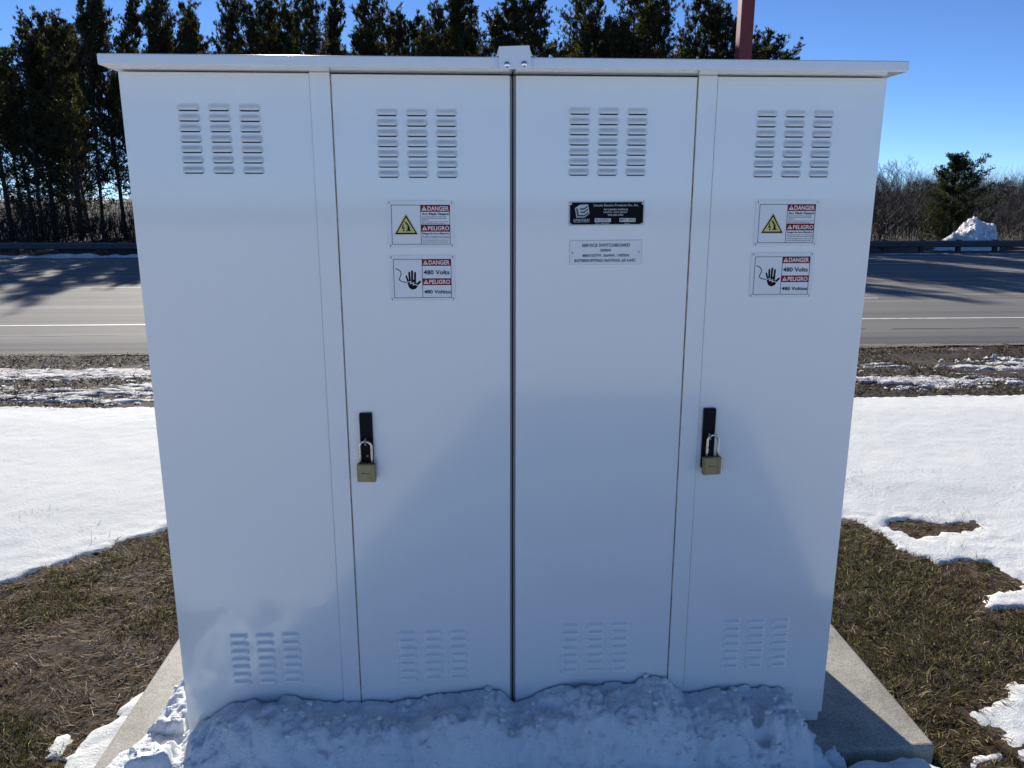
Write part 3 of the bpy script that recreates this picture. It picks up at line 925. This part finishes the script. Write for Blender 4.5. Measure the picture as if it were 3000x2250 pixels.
nt('947 LEHIGH AVENUE', 1043, 1672, 308, 352, b=.02); nt('UNION, NEW JERSEY', 1043, 1668, 380, 424, b=.01); nt('908-688-2900', 1155, 1555, 452, 494, b=.01)
nt('S.O. Number', 845, 1205, 676, 714); nt('Date', 1600, 1730, 668, 706)
from_bm('lettering', bm, M_ALU, npl)
for x0, x1, y0, y1, s, a, b_, c, d in ((818, 1238, 560, 660, 'R-25992', 850, 1175, 578, 640), (1460, 1880, 552, 652, 'MAY  2022', 1475, 1868, 565, 626)):
    bm = bmesh.new()
    add_poly(bm, [nc(x0, y1), nc(x1, y1), nc(x1, y0), nc(x0, y0)], -.0024, 0)
    nt(s, a, b_, c, d, 1, .008)
    from_bm('stamped_field', bm, [M_ALU, M_TEAL], npl)

wpl = empty('rating_plate', (1.4425, 0, 1.6850)); wpl.rotation_euler = (0, R(-.45), 0)
tag(wpl, 'plain white service switchboard rating plate below the black nameplate', 'rating plate')
PW, PH = .2280, .0755
bm = bmesh.new(); add_prism(bm, round_rect(-PW / 2, PW / 2, -PH / 2, PH / 2, .0006), -.0022, -.0002); from_bm('plate', bm, M_SIGN, wpl)
bm = bmesh.new()
t = .0007
for a, b_, c, d in ((-PW / 2, PW / 2, PH / 2 - t, PH / 2), (-PW / 2, PW / 2, -PH / 2, -PH / 2 + t * .7), (-PW / 2, -PW / 2 + t, -PH / 2 + t, PH / 2 - t), (PW / 2 - t * .7, PW / 2, -PH / 2 + t, PH / 2 - t)):
    add_poly(bm, [(a, c), (b_, c), (b_, d), (a, d)], -.0024)
from_bm('plate_edge', bm, plain('grey_edge', (.16, .18, .22), .5), wpl)
bm = bmesh.new()
def wt(s, x0, x1, y0, y1):
    k = PW / 1825
    add_text(bm, s, (x0 - 182) * k - PW / 2, (x1 - 182) * k - PW / 2, PH / 2 - (y1 - 133) * PH / 625, PH / 2 - (y0 - 133) * PH / 625, -.0026, .022)
wt('SERVICE SWITCHBOARD', 485, 1705, 217, 297); wt('2000A', 948, 1235, 352, 420); wt('480Y/277V, 3\u03d54W, 100%N', 497, 1685, 486, 556) if False else wt('480Y/277V, 3\u03c64W, 100%N', 497, 1685, 486, 556)
wt('INTERRUPTING RATING: 65 kAIC', 300, 1862, 612, 688)
from_bm('lettering', bm, M_INK, wpl)
for sx_, sz_ in ((-1, -.001), (1, 0)): screw(wpl, sx_ * (PW / 2 - .0085), sz_, -.0024, .0045)

# ------------------------------------------------------------------ heap of crumbly snow against the cabinet
CX = [-.45, -.2, -.02, .012, .065, .116, .181, .262, .342, .404, .484, .629, .726, .808, .906, 1.037, 1.103, 1.155, 1.251, 1.399, 1.533, 1.648, 1.708, 1.77, 1.904, 2.04, 2.145, 2.19, 2.24, 2.5]
CZ = [.0, .01, .018, .023, .067, .102, .122, .137, .149, .124, .112, .097, .097, .122, .137, .152, .14, .099, .133, .174, .158, .189, .163, .102, .127, .128, .099, .015, -.03, -.03]
HP = [(-.02, .47), (-.12, .46), (-.155, .41), (-.175, .25), (-.195, .19), (-.165, .155), (-.19, .05), (-.24, -.05), (-.235, -.2), (-.30, -.5), (-.2, -1.1), (1, -1.35), (2.2, -1.1),
      (2.42, -.6), (2.36, -.32), (2.33, -.22), (2.32, -.17), (2.27, -.08), (2.225, -.01), (2.215, .3), (.02, .3), (.03, .46)]
hx = np.arange(-.48, 2.56, .0085); hy = np.arange(-1.3, .5, .0085)
HX, HY = np.meshgrid(hx, hy)
sd = sdist(HX, HY, HP) + .03 * fbm(HX, HY, 9, 3, 201) + .012 * fbm(HX, HY, 30, 3, 203)
top = np.interp(HX, CX, CZ) + .04
dec = 1 - .30 * sstep(.0, .35, -HY) - .45 * sstep(.3, 1.1, -HY)
lft = 1 - sstep(-.05, .03, HX)
th = top * dec * (1 - lft) + lft * (.055 + .03 * sstep(.0, .3, -HY))
tp = 1 - (1 - np.clip(sd / .11, 0, 1)) ** 2
wxx = HX + .05 * fbm(HX, HY, 6, 3, 241); wyy = HY + .05 * fbm(HX, HY, 6, 3, 242)
lump = (.075 * (billow(wxx, wyy, 5.5, 4, 211, .6) - .35) + .036 * (billow(wxx, wyy, 21, 4, 221, .72) - .35) + .045 * fbm(HX, HY, 2.6, 2, 231) - .05 * sstep(.55, .8, fbm(wxx, wyy, 7, 2, 251) * 1.6)) * sstep(0, .08, sd)
calm = 1 - .55 * sstep(-.12, -.02, HY) * (1 - lft)
base = -.04 - .11 * sstep(.15, .30, -HY)
HZ = base + th * tp + lump * calm - .004
HZ = np.where(sd <= 0, base - .02, HZ)
keep = (sd > 0) & ~((HY > -.010) & (HX > .012) & (HX < 2.28))
V, F = grid_mesh(hx, hy, HZ, keep)
tag(from_np('snow_heap', V, F, M_HEAP, smooth=True), 'heap of crumbly shaded snow piled against the foot of the white cabinet', 'snow heap')
# loose crumbs lying on the heap
rg = np.random.default_rng(8)
ico = bmesh.new(); bmesh.ops.create_icosphere(ico, subdivisions=2, radius=1.0)
IV = np.array([v.co[:] for v in ico.verts]); IF = np.array([[v.index for v in f.verts] for f in ico.faces]); ico.free()
cv, cf, nv_ = [], [], 0
while len(cv) < 800:
    x, y = rg.uniform(-.3, 2.5), rg.uniform(-.62, .4)
    j = int((y + 1.3) / .0085); i = int((x + .48) / .0085)
    if not (0 <= j < len(hy) and 0 <= i < len(hx)) or not keep[j, i] or sd[j, i] < .015: continue
    r = .0025 + .011 * rg.random() ** 3
    q = IV * np.array([1, rg.uniform(.7, 1), rg.uniform(.55, .85)])
    q = q * (1 + .35 * vnoise(IV[:, 0] * 2 + len(cv), IV[:, 1] * 2 + IV[:, 2], 5))[:, None] * r
    cv.append(q + np.array([x, y, HZ[j, i] + r * .25])); cf.append(IF + nv_); nv_ += len(IV)
tag(from_np('snow_crumbs', np.concatenate(cv), np.concatenate(cf), M_HEAP, smooth=True), 'loose crumbs of old snow scattered over the heap', 'snow crumbs', kind='stuff')

# ------------------------------------------------------------------ grass
def blades(name, n, regions, Lr, Wr, tilt, mat, seed, ok, comb=2.5, base_z=None):
    rg = np.random.default_rng(seed)
    areas = np.array([(b - a) * (d - c) for a, b, c, d in regions]); pr = areas / areas.sum()
    idx = rg.choice(len(regions), n, p=pr)
    rr = np.array(regions)[idx]
    x = rr[:, 0] + rg.random(n) * (rr[:, 1] - rr[:, 0]); y = rr[:, 2] + rg.random(n) * (rr[:, 3] - rr[:, 2])
    k = ok(x, y, rg); x, y = x[k], y[k]; n = len(x)
    L = rg.uniform(*Lr, n) * rg.uniform(.6, 1, n); wd = rg.uniform(*Wr, n)
    az = 2.2 * np.pi * fbm(x, y, .9, 2, 402) + 1.3 + rg.normal(size=n) * comb; tl = np.radians(rg.uniform(*tilt, n))
    z = (base_z(x, y) if base_z else ground_full(x, y)) - .003 + rg.uniform(0, .006, n)
    d = np.stack([np.sin(tl) * np.cos(az), np.sin(tl) * np.sin(az), np.cos(tl)], 1)
    tl2 = tl + np.radians(rg.uniform(5, 55, n)) * np.where(tl > 1.2, -.2, 1)
    az2 = az + rg.uniform(-.7, .7, n)
    d2 = np.stack([np.sin(tl2) * np.cos(az2), np.sin(tl2) * np.sin(az2), np.cos(tl2)], 1)
    s = np.stack([-np.sin(az), np.cos(az), np.zeros(n)], 1)
    roll = rg.uniform(-.9, .9, n)
    s = s * np.cos(roll)[:, None] + np.cross(d, s) * np.sin(roll)[:, None]
    p0 = np.stack([x, y, z], 1); p1 = p0 + d * (L * .5)[:, None]; p2 = p1 + d2 * (L * .5)[:, None]
    p2[:, 2] = np.maximum(p2[:, 2], p0[:, 2] + .002)
    h = (wd / 2)[:, None] * s
    V = np.stack([p0 - h, p0 + h, p1 - h * .9, p1 + h * .9, p2 - h * .25, p2 + h * .25], 1).reshape(-1, 3)
    b = np.arange(n)[:, None] * 6
    F = np.concatenate([b + np.array([[0, 1, 3, 2]]), b + np.array([[2, 3, 5, 4]])], 0)
    return from_np(name, V, F, mat)

def bare_ok(x, y, rg):
    s = snow_sd(x, y)
    pad = (x > -.29) & (x < 2.645) & (y > -.15) & (y < 1.36)
    return (s < .05 * rg.random(len(x)) ** 2) & ~pad
def straw_ok(x, y, rg):
    return bare_ok(x, y, rg) & (fbm(x, y, 2.4, 3, 331) < .36 + .4 * rg.random(len(x)))
def green_ok(x, y, rg):
    g = fbm(x, y, 1.6, 4, 301) - .12 + .34 * (x > 2.4) * (y < 1.9)
    return bare_ok(x, y, rg) & (g > .12 - .25 * rg.random(len(x)))
NEAR = [(-2.3, -.24, -.5, 2.35), (2.58, 4.5, -.5, 2.5)]
tag(blades('dead_grass', 64000, NEAR, (.025, .085), (.0016, .0040), (58, 90), M_STRAW, 11, straw_ok, comb=.75), 'matted brown dead grass on the bare ground around the concrete slab', 'dead grass', kind='stuff')
tag(blades('green_grass', 95000, NEAR, (.02, .055), (.0018, .0038), (10, 75), M_GRASS, 12, green_ok), 'short green grass tufts among the dead grass beside the slab', 'grass', kind='stuff')
def verge_ok(x, y, rg):
    return vnoise(x * 1.3, y * 1.3, 305) > -.7 + .6 * rg.random(len(x))
tag(blades('verge_grass', 60000, [(-10.5, -2.5, 5.2, 10.35), (4.2, 12.5, 5.2, 10.35)], (.04, .11), (.005, .012), (40, 89), M_VERGE, 13, verge_ok), 'dead tufted grass on the verge beside the road', 'verge grass', kind='stuff')
def poke_ok(x, y, rg):
    s = snow_sd(x, y)
    return (s > 0) & (s < .9) & (vnoise(x * 6, y * 6, 307) > .45)
tag(blades('grass_stalks', 9000, [(2.9, 5.2, .9, 3.2), (-2.6, -.8, 1.4, 2.6)], (.05, .10), (.0016, .0030), (5, 60), M_GRASS, 14, poke_ok, base_z=lambda x, y: snow_top(x, y)[0] - .03), 'thin grass stalks poking through the edge of the snow', 'grass stalks', kind='stuff')

# ------------------------------------------------------------------ trees
def prism_np(P0, P1, r0, r1):
    """three-sided sticks from P0 to P1, arrays"""
    n = len(P0)
    d = P1 - P0; d /= np.linalg.norm(d, axis=1, keepdims=True) + 1e-9
    a = np.where(np.abs(d[:, 2:3]) < .9, np.array([[0, 0, 1.]]), np.array([[1., 0, 0]]))
    s = np.cross(d, a); s /= np.linalg.norm(s, axis=1, keepdims=True) + 1e-9
    q = np.cross(d, s)
    V = np.zeros((n, 6, 3))
    for k in range(3):
        c, sn = math.cos(2 * math.pi * k / 3), math.sin(2 * math.pi * k / 3)
        o = c * s + sn * q
        V[:, k] = P0 + o * r0[:, None]; V[:, 3 + k] = P1 + o * r1[:, None]
    b = np.arange(n)[:, None] * 6
    F = np.concatenate([b + np.array([[k, (k + 1) % 3, 3 + (k + 1) % 3, 3 + k]]) for k in range(3)], 0)
    return V.reshape(-1, 3), F

def pine(seed, H=14.5, crown0=.15, width=3.6, nbr=150, upsweep=(0, 42), tuft=22, tl=(.15, .30), mat=M_NEEDLE, power=.7, trunk_r=.15, lean=.3, spread=1.0, ntwig=90, fill=.35, nlimb=6, limb=(1.8, 3.6)):
    rg = np.random.default_rng(seed)
    ph = rg.uniform(0, 6.28)
    def axis_at(z):
        q = z / H
        return np.array([lean * math.sin(q * 2.3 + ph) - lean * math.sin(ph), lean * math.cos(q * 1.9 + ph) - lean * math.cos(ph), z])
    bm = bmesh.new()
    add_tube(bm, [Vector(axis_at(H * .97 * k / 12)) for k in range(13)], [trunk_r * (1 - .93 * (k / 12) ** 1.1) for k in range(13)], 8)
    trunk_me = bpy.data.meshes.new('trunk'); bmesh.ops.recalc_face_normals(bm, faces=bm.faces); bm.to_mesh(trunk_me); bm.free()
    trunk_me.materials.append(M_BARK)
    SP0, SP1, SR0, SR1, TB, TD = [], [], [], [], [], []
    def stick(a, b, r0, r1): SP0.append(a); SP1.append(b); SR0.append(r0); SR1.append(r1)
    def tufts(a, b, n, sp):
        d = (b - a) / (np.linalg.norm(b - a) + 1e-9)
        for _ in range(n):
            g = rg.random()
            TB.append(a * (1 - g) + b * g + rg.normal(size=3) * sp)
            dd = d + np.array([0, 0, 1.15]) + rg.normal(size=3) * .32
            TD.append(dd / np.linalg.norm(dd))
    def branch(o, az, up, L, dens, r=.026):
        prev = o; nseg = 4
        for q in range(nseg):
            f = (q + 1) / nseg
            u = up + R(20) * f + R(7) * rg.normal()
            az += rg.normal() * .14
            nx = prev + np.array([math.cos(az) * math.cos(u), math.sin(az) * math.cos(u), math.sin(u)]) * L / nseg
            stick(prev, nx, r * (1 - .7 * q / nseg), r * (1 - .7 * f))
            if q >= 1:
                tufts(prev, nx, int(round(tuft / 3 * dens * (.12 if q == 1 else 1) * (.6 + .8 * rg.random()) * min(1.3, .45 + L / 2.2))), (.045 + .05 * L * (1.1 - .5 * f)) * spread)
                # side twigs
                for _ in range(2 if L > 1.0 else 1):
                    a2 = az + rg.choice([-1, 1]) * rg.uniform(.5, 1.1); l2 = L * rg.uniform(.14, .30)
                    e = nx + np.array([math.cos(a2), math.sin(a2), rg.uniform(.2, .9)]) * l2
                    stick(nx, e, .010, .004); tufts(nx * .4 + e * .6, e, int(round(tuft / 7 * dens)), .05 * spread)
            prev = nx
    lop = rg.uniform(0, 6.28); gaps = rg.uniform(.25, 1, 12)
    whorl = 5; nwh = nbr // whorl
    for wi in range(nwh):
        t = min(.99, max(0, (wi + rg.normal() * .3) / nwh)) ** .95
        z = H * (crown0 + (1 - crown0) * t * .97)
        wl = rg.uniform(.6, 1.15) * (.68 + .5 * gaps[int(t * 11.99)])
        for k in range(whorl):
            if rg.random() < .18: continue
            az = wi * 2.4 + k * 2 * math.pi / whorl + rg.normal() * .35
            prof = (1 - t) ** power * (.45 + .55 * min(1, t * 4)) + .07
            L = width * prof * wl * (.4 + .85 * rg.random() ** 1.2) * (1 + .25 * math.cos(az - lop))
            branch(axis_at(min(H * .985, z + rg.normal() * .1)), az, R(upsweep[0] + (upsweep[1] - upsweep[0]) * t + rg.uniform(-12, 14)), L, fill + (1 - fill) * min(1, t / .35), .03 * (1 - .5 * t))
    # big ascending limbs that make secondary tops
    for i in range(nlimb):
        t = rg.uniform(.42, .86); z = H * t; az = rg.uniform(0, 6.28)
        Lm = rg.uniform(*limb) * (1.15 - .35 * t); prev = axis_at(z); n = 7; up = R(rg.uniform(12, 34))
        for q in range(n):
            up = min(R(80), up + R(rg.uniform(3, 15)))
            nx = prev + np.array([math.cos(az) * math.cos(up), math.sin(az) * math.cos(up), math.sin(up)]) * Lm / n
            stick(prev, nx, .05 * (1 - .8 * q / n), .05 * (1 - .8 * (q + 1) / n))
            for _ in range(3 if q > 0 else 1):
                branch(prev * .5 + nx * .5, rg.uniform(0, 6.28), R(rg.uniform(15, 60)), Lm * rg.uniform(.12, .30), .8, .014)
            prev = nx
        tufts(prev - np.array([0, 0, .2]), prev, 6, .05)
    for i in range(ntwig):
        z = H * rg.uniform(.04, crown0 + .1); az = rg.uniform(0, 6.28); L = rg.uniform(.4, 1.6)
        o = axis_at(z); stick(o, o + np.array([math.cos(az) * L, math.sin(az) * L, rg.uniform(-.3, .35) * L]), .016, .005)
    for k in range(14):
        z = H * rg.uniform(.94, 1.0); TB.append(axis_at(z) + rg.normal(size=3) * .05); TD.append(np.array([rg.normal() * .25, rg.normal() * .25, 1.0]) / 1.05)
    TB = np.array(TB); TD = np.array(TD)
    nb = 5
    n = len(TB)
    B = np.repeat(TB, nb, 0); D = np.repeat(TD, nb, 0) + rg.normal(size=(n * nb, 3)) * .38
    D /= np.linalg.norm(D, axis=1, keepdims=True)
    Ln = rg.uniform(*tl, n * nb); wd = Ln * rg.uniform(.14, .26, n * nb)
    S = np.cross(D, rg.normal(size=(n * nb, 3))); S /= np.linalg.norm(S, axis=1, keepdims=True) + 1e-9
    V4 = np.stack([B, B + D * (Ln * .55)[:, None] + S * (wd / 2)[:, None], B + D * Ln[:, None], B + D * (Ln * .55)[:, None] - S * (wd / 2)[:, None]], 1).reshape(-1, 3)
    F4 = np.arange(n * nb)[:, None] * 4 + np.array([[0, 1, 2, 3]])
    Vs, Fs = prism_np(np.array(SP0), np.array(SP1), np.array(SR0), np.array(SR1))
    V = np.concatenate([V4, Vs]); F = np.concatenate([F4, Fs + len(V4)])
    me = bpy.data.meshes.new('crown')
    me.vertices.add(len(V)); me.vertices.foreach_set('co', V.astype(np.float32).ravel())
    me.loops.add(F.size); me.loops.foreach_set('vertex_index', F.astype(np.int32).ravel())
    me.polygons.add(len(F)); me.polygons.foreach_set('loop_start', np.arange(0, F.size, 4, dtype=np.int32)); me.polygons.foreach_set('loop_total', np.full(len(F), 4, dtype=np.int32))
    mi = np.zeros(len(F), dtype=np.int32); mi[len(F4):] = 1
    me.materials.append(mat); me.materials.append(M_BARK)
    me.polygons.foreach_set('material_index', mi)
    me.update(calc_edges=True)
    return trunk_me, me

def place_tree(name, meshes, x, y, z, sxy, sz, rz):
    t = empty(name, (x, y, z), rz)
    for nm, me in zip(('trunk', 'crown'), meshes):
        o = bpy.data.objects.new(nm, me); C.objects.link(o); o.parent = t
    t.scale = (sxy, sxy, sz)
    return t
kinds = [pine(1), pine(2, width=3.2, power=.8), pine(3, width=4.0, power=.6, crown0=.2, upsweep=(5, 50)), pine(4, lean=.6, crown0=.1, nlimb=8), pine(5, width=3.1, power=.55, upsweep=(8, 50)), pine(6, width=4.4, power=.85, nlimb=4), pine(7, width=3.7, lean=.5, crown0=.13, nlimb=9), pine(8, width=3.3, crown0=.2, nbr=125)]
front = [(-27.4, 48.9, 13.6), (-25.3, 48.4, 13.0), (-25.0, 49.6, 11.1), (-23.1, 48.6, 13.3), (-21.6, 48.3, 15.0), (-20.8, 49.6, 14.8), (-19.9, 51.7, 15.2), (-18.6, 51.2, 14.1), (-17.5, 51.1, 15.5), (-15.3, 48.9, 13.2), (-13.9, 50.1, 15.5), (-12.4, 49.1, 14.0), (-10.8, 48.7, 15.0), (-9.1, 48.4, 15.4), (-7.9, 48.9, 12.5), (-7.5, 51.7, 15.3), (-6.0, 51.3, 13.0), (-4.7, 51.2, 16.1), (-3.1, 51.2, 14.3), (-1.8, 48.8, 13.1), (-0.9, 49.2, 13.9), (0.3, 50.5, 16.2), (1.7, 50.9, 15.1), (2.7, 51.4, 14.0), (3.9, 51.5, 15.8), (5.6, 48.3, 15.2), (8.1, 50.4, 16.9), (9.5, 50.7, 13.2), (10.3, 50.0, 13.6), (11.0, 48.7, 15.4), (12.5, 49.9, 15.3), (13.3, 48.4, 15.5), (15.8, 51.7, 15.9), (16.9, 51.5, 15.1), (17.4, 50.2, 14.5), (17.7, 49.2, 13.2), (20.2, 51.6, 13.5), (21.0, 50.3, 12.9), (22.5, 51.5, 12.1)]
rt = random.Random(77)
GP = 'pines in the dense row across the road'
zone_n = {}
for i, (x, y, h) in enumerate(sorted(front)):
    t = place_tree('pine_tree', kinds[(i * 5 + i // 3) % 8], x, y, -.85, (.70 + .42 * rt.random()) * (.95 if x > 19 else 1), h / 14.5, rt.uniform(0, 6.28))
    d_ = Vector((x, y, 9)) - CAM; pxs = 1500 + 2300 * d_.dot(_r) / d_.dot(_f)
    zi = sum(pxs > q for q in (330, 905, 1500, 2070, 2185))
    zone_n[zi] = zone_n.get(zi, 0) + 1
    ordw = ['first', 'second', 'third', 'fourth', 'fifth', 'sixth', 'seventh', 'eighth', 'ninth', 'tenth', 'eleventh', 'twelfth', 'thirteenth', 'fourteenth', 'fifteenth'][min(14, zone_n[zi] - 1)]
    size = 'tall' if h > 15 else 'lower' if h < 13.3 else 'mid-height'
    where = ('left of the cabinet', 'above the roof over the far left door', 'above the roof over the inner left door', 'above the roof over the inner right door', 'just left of the red post', 'right of the red post')[zi]
    tag(t, size + ' dark pine ' + where + ', ' + ordw + ' from the left', 'pine tree', GP)
x = -33.0
while x < 19:
    y = rt.uniform(54, 66); h = rt.uniform(12.4, 15.6)
    t = place_tree('pine_tree', kinds[rt.randrange(8)], x, y, -.85, .8 + .25 * rt.random(), h / 14.5, rt.uniform(0, 6.28))
    tag(t, 'dark pine standing behind the front rank of the row across the road', 'pine tree', 'pines behind the front rank')
    x += rt.uniform(.85, 1.4)

# lone pine by the snow pile
lone = pine(37, H=6.1, crown0=.05, width=3.3, nbr=170, upsweep=(-8, 44), tuft=52, tl=(.09, .20), mat=M_NEEDLE2, power=.72, trunk_r=.14, lean=.1, spread=1.15, ntwig=10, fill=1.0, nlimb=0)
t = place_tree('pine_tree', lone, 31.1, 46.0, -.95, .95, .87, 2.4)
tag(t, 'lone bushy pine standing behind the dirty snow pile across the road', 'pine tree')

def bare_tree(seed, H=7.0, spread=.5, depth=5):
    rg = np.random.default_rng(seed)
    P0, P1, R0, R1 = [], [], [], []
    def grow(p, d, L, r, k):
        e = p + d * L
        P0.append(p); P1.append(e); R0.append(r); R1.append(r * .72)
        if k == 0: return
        n = 2 + (rg.random() < .55) + (k >= depth - 1)
        for i in range(n):
            nd = d + rg.normal(size=3) * spread * np.array([1, 1, .55]); nd[2] = abs(nd[2]) * .8 + .25
            nd /= np.linalg.norm(nd)
            grow(e if rg.random() < .6 else p + d * L * rg.uniform(.5, 1), nd, L * rg.uniform(.62, .88), r * .62, k - 1)
    grow(np.zeros(3), np.array([0, 0, 1.]), H * .24, H * .014, depth)
    P0, P1 = np.array(P0), np.array(P1)
    s = H / max(P1[:, 2].max(), .1)
    V, F = prism_np(P0 * s, P1 * s, np.maximum(np.array(R0), .011), np.maximum(np.array(R1), .009))
    me = bpy.data.meshes.new('branches')
    me.from_pydata(V.tolist(), [], F.tolist()); me.materials.append(M_BARE); me.update()
    return me
bares = [bare_tree(s, 7.0, sp, 6) for s, sp in ((1, .42), (2, .5), (3, .38), (4, .55))]
blist = [(46.75, 92, 5.4), (49.2, 95, 5.3), (48.0, 99, 5.4), (51.03, 90, 6.9), (52.5, 96, 5.2), (54.4, 95, 4.8), (56.6, 93, 4.9), (58.8, 95, 4.7), (60.5, 98, 4.8), (63.6, 100, 4.7),
         (66.0, 98, 4.5), (68.6, 102, 4.2), (71.5, 100, 4.4), (74.0, 98, 4.6), (76.5, 101, 4.6), (59.4, 80, 4.6), (45.2, 90, 5.4), (50.2, 102, 5.2), (44.0, 97, 5.8), (78.5, 95, 4.6)]
for i, (x, y, h) in enumerate(blist):
    t = empty('bare_tree', (x, y, float(ground_h(np.array([x]), np.array([y]))[0]) - .1), rt.uniform(0, 6.28))
    o = bpy.data.objects.new('branches', bares[i % 4]); C.objects.link(o); o.parent = t
    k = (h + .6) / 7.0; t.scale = (k * .95, k * .95, k)
    lab = 'tallest bare tree standing clear above the brushy skyline' if i == 3 else ('leafless tree on the brushy skyline between the cabinet and the lone pine' if x / y < .62 else 'leafless tree on the brushy skyline at or right of the lone pine')
    tag(t, lab, 'bare tree', 'leafless trees on the skyline')

def thicket(name, n, x0, x1, y0, y1, hr, seed, slope=None, mat=M_BARE):
    rg = np.random.default_rng(seed)
    P0, P1, R0, R1 = [], [], [], []
    X = rg.uniform(x0, x1, n); Y = rg.uniform(y0, y1, n)
    if slope is not None:
        k = X > (Y * slope - 2); X, Y = X[k], Y[k]
    Z = ground_h(X, Y)
    for x, y, z in zip(X, Y, Z):
        h = rg.uniform(*hr) * (.75 + .35 * math.sin(x * .7) * math.sin(y * .31))
        d = np.array([rg.normal() * .22, rg.normal() * .22, 1.]); p = np.array([x, y, z]); L = h / 4; r = .016 + .010 * rg.random()
        for s in range(4):
            e = p + d / np.linalg.norm(d) * L
            P0.append(p); P1.append(e); R0.append(r); R1.append(r * .7)
            for b in range(3 if s else 1):
                bd = d + rg.normal(size=3) * .55; bd[2] = abs(bd[2]); bd /= np.linalg.norm(bd)
                P0.append(e); P1.append(e + bd * L * rg.uniform(.6, 1.3)); R0.append(r * .7); R1.append(.004)
            p = e; r *= .72; d = d + rg.normal(size=3) * .2
    V, F = prism_np(np.array(P0), np.array(P1), np.array(R0), np.array(R1))
    return from_np(name, V, F, mat)
tag(thicket('thicket', 3200, 24, 62, 44, 80, (1.9, 3.3), 5, .50), 'tangled leafless brown brush behind the guardrail', 'thicket', kind='stuff')
tag(thicket('hillside_brush', 6000, 38, 110, 82, 140, (3.2, 5.2), 6, .46), 'grey brown leafless wood covering the hillside beyond the brush', 'brush', kind='stuff')
tag(thicket('understorey', 6500, -40, 23, 37.5, 68, (.9, 3.7), 9, mat=M_DARKTWIG), 'dark leafless undergrowth behind the trunks of the pines', 'undergrowth', kind='stuff')
# hill under the far wood
hx_ = axis([(25, 300, 5)]); hy_ = axis([(78, 200, 4), (200, 500, 30)])
HX_, HY_ = np.meshgrid(hx_, hy_)
V, F = grid_mesh(hx_, hy_, ground_h(HX_, HY_) + .06 + .4 * sstep(95, 130, HY_) * (1 + fbm(HX_, HY_, .08, 3, 400)))
tag(from_np('hill', V, F, M_HILL, smooth=True), kind='structure')

# small snow-roofed house far off at the right
hs = tag(empty('house', (92.5, 128, 1.2), R(-20)), 'tiny distant house with a snowy roof at the right edge', 'house')
bm = bmesh.new(); add_box(bm, -4, 4, -3, 3, -1.5, 1.3); from_bm('wall', bm, plain('grey_siding', (.25, .26, .28), .8), hs)
bm = bmesh.new()
vs = [bm.verts.new(p) for p in ((-4.3, -3.3, 1.25), (4.3, -3.3, 1.25), (4.3, 0, 2.6), (-4.3, 0, 2.6), (-4.3, 3.3, 1.25), (4.3, 3.3, 1.25))]
for f in ((0, 1, 2, 3), (3, 2, 5, 4), (0, 3, 4), (1, 5, 2), (0, 4, 5, 1)): bm.faces.new([vs[i] for i in f])
from_bm('roof', bm, M_SNOW, hs)

# ------------------------------------------------------------------ guardrail
rail = tag(empty('guardrail', (0, 34.45, 0)), 'long weathered steel guardrail along the far side of the road', 'guardrail')
bm = bmesh.new()
prof = [(0, -.10), (-.02, -.115), (-.075, -.15), (-.08, -.19), (-.02, -.235), (-.02, -.275), (-.08, -.32), (-.075, -.36), (-.02, -.395), (0, -.41)]
xs = np.linspace(-70, 70, 36)
rows = [[bm.verts.new((xx, py, pz + .02 * math.sin(xx * .21))) for (py, pz) in prof] for xx in xs]
for a, b in zip(rows[:-1], rows[1:]):
    for k in range(len(prof) - 1): bm.faces.new((a[k], b[k], b[k + 1], a[k + 1]))
from_bm('rail_beam', bm, M_RAIL, rail)
bm = bmesh.new(); add_box(bm, -.09, .09, .012, .22, -1.0, -.085, .01, 1)
pm = bpy.data.meshes.new('post'); bm.to_mesh(pm); bm.free(); pm.materials.append(M_POSTWOOD)
k = 0; xx = -24.9 - 1.83 * 2
while xx < 30:
    o = bpy.data.objects.new('post', pm); C.objects.link(o); o.parent = rail; o.location = (xx, 0, 0)
    xx += 1.83

# ------------------------------------------------------------------ ploughed snow pile
px_ = np.arange(22.4, 31.4, .04); py_ = np.arange(34.8, 42.0, .045)
PX, PY = np.meshgrid(px_, py_)
PXS = PX - .62 * (PY - 39.2)
ridge = np.interp(PXS, [25.6, 26.1, 26.6, 27.1, 27.6, 28.0, 28.3, 28.6, 29.2, 29.45, 29.6, 29.9], [-.05, .12, .45, .85, 1.25, 1.62, 1.66, 1.36, 1.22, 1.08, .3, -.05])
yy_ = PY - 39.9
yp = np.where(yy_ < 0, np.clip(1 + yy_ / 5.0, 0, 1) ** 1.0, np.exp(-(yy_ / .9) ** 2))
rp = billow(PX * 1.5 + PY * .5, PY * .5 - PX * .9, 1.9, 4, 501, .7) - .38
PZ = -.86 + ridge * yp + rp * .60 * np.clip(ridge * yp * 2, 0, 1) + .05 * fbm(PX, PY, 7, 3, 505)
PZ = PZ + .12 * np.exp(-((PXS - 26.0) / .9) ** 2 - ((PY - 36.4) / .8) ** 2)
V, F = grid_mesh(px_, py_, PZ, PZ > -.84)
tag(from_np('snow_pile', V, F, M_PLOUGH, smooth=True), 'rugged dirty pile of ploughed snow behind the guardrail', 'snow pile')

# ------------------------------------------------------------------ red post across the road
rp_ = tag(empty('signpost', (12.88, 33.0, -.7)), 'tall reddish brown steel post rising behind the cabinet roof', 'post')
bm = bmesh.new(); add_box(bm, -.28, .28, -.28, .28, .1, 13.0, .02, 1); from_bm('column', bm, M_REDPOST, rp_)
bm = bmesh.new(); add_box(bm, -.45, .45, -.45, .45, 0, .1, .01, 1); from_bm('base_plate', bm, M_STEEL, rp_)
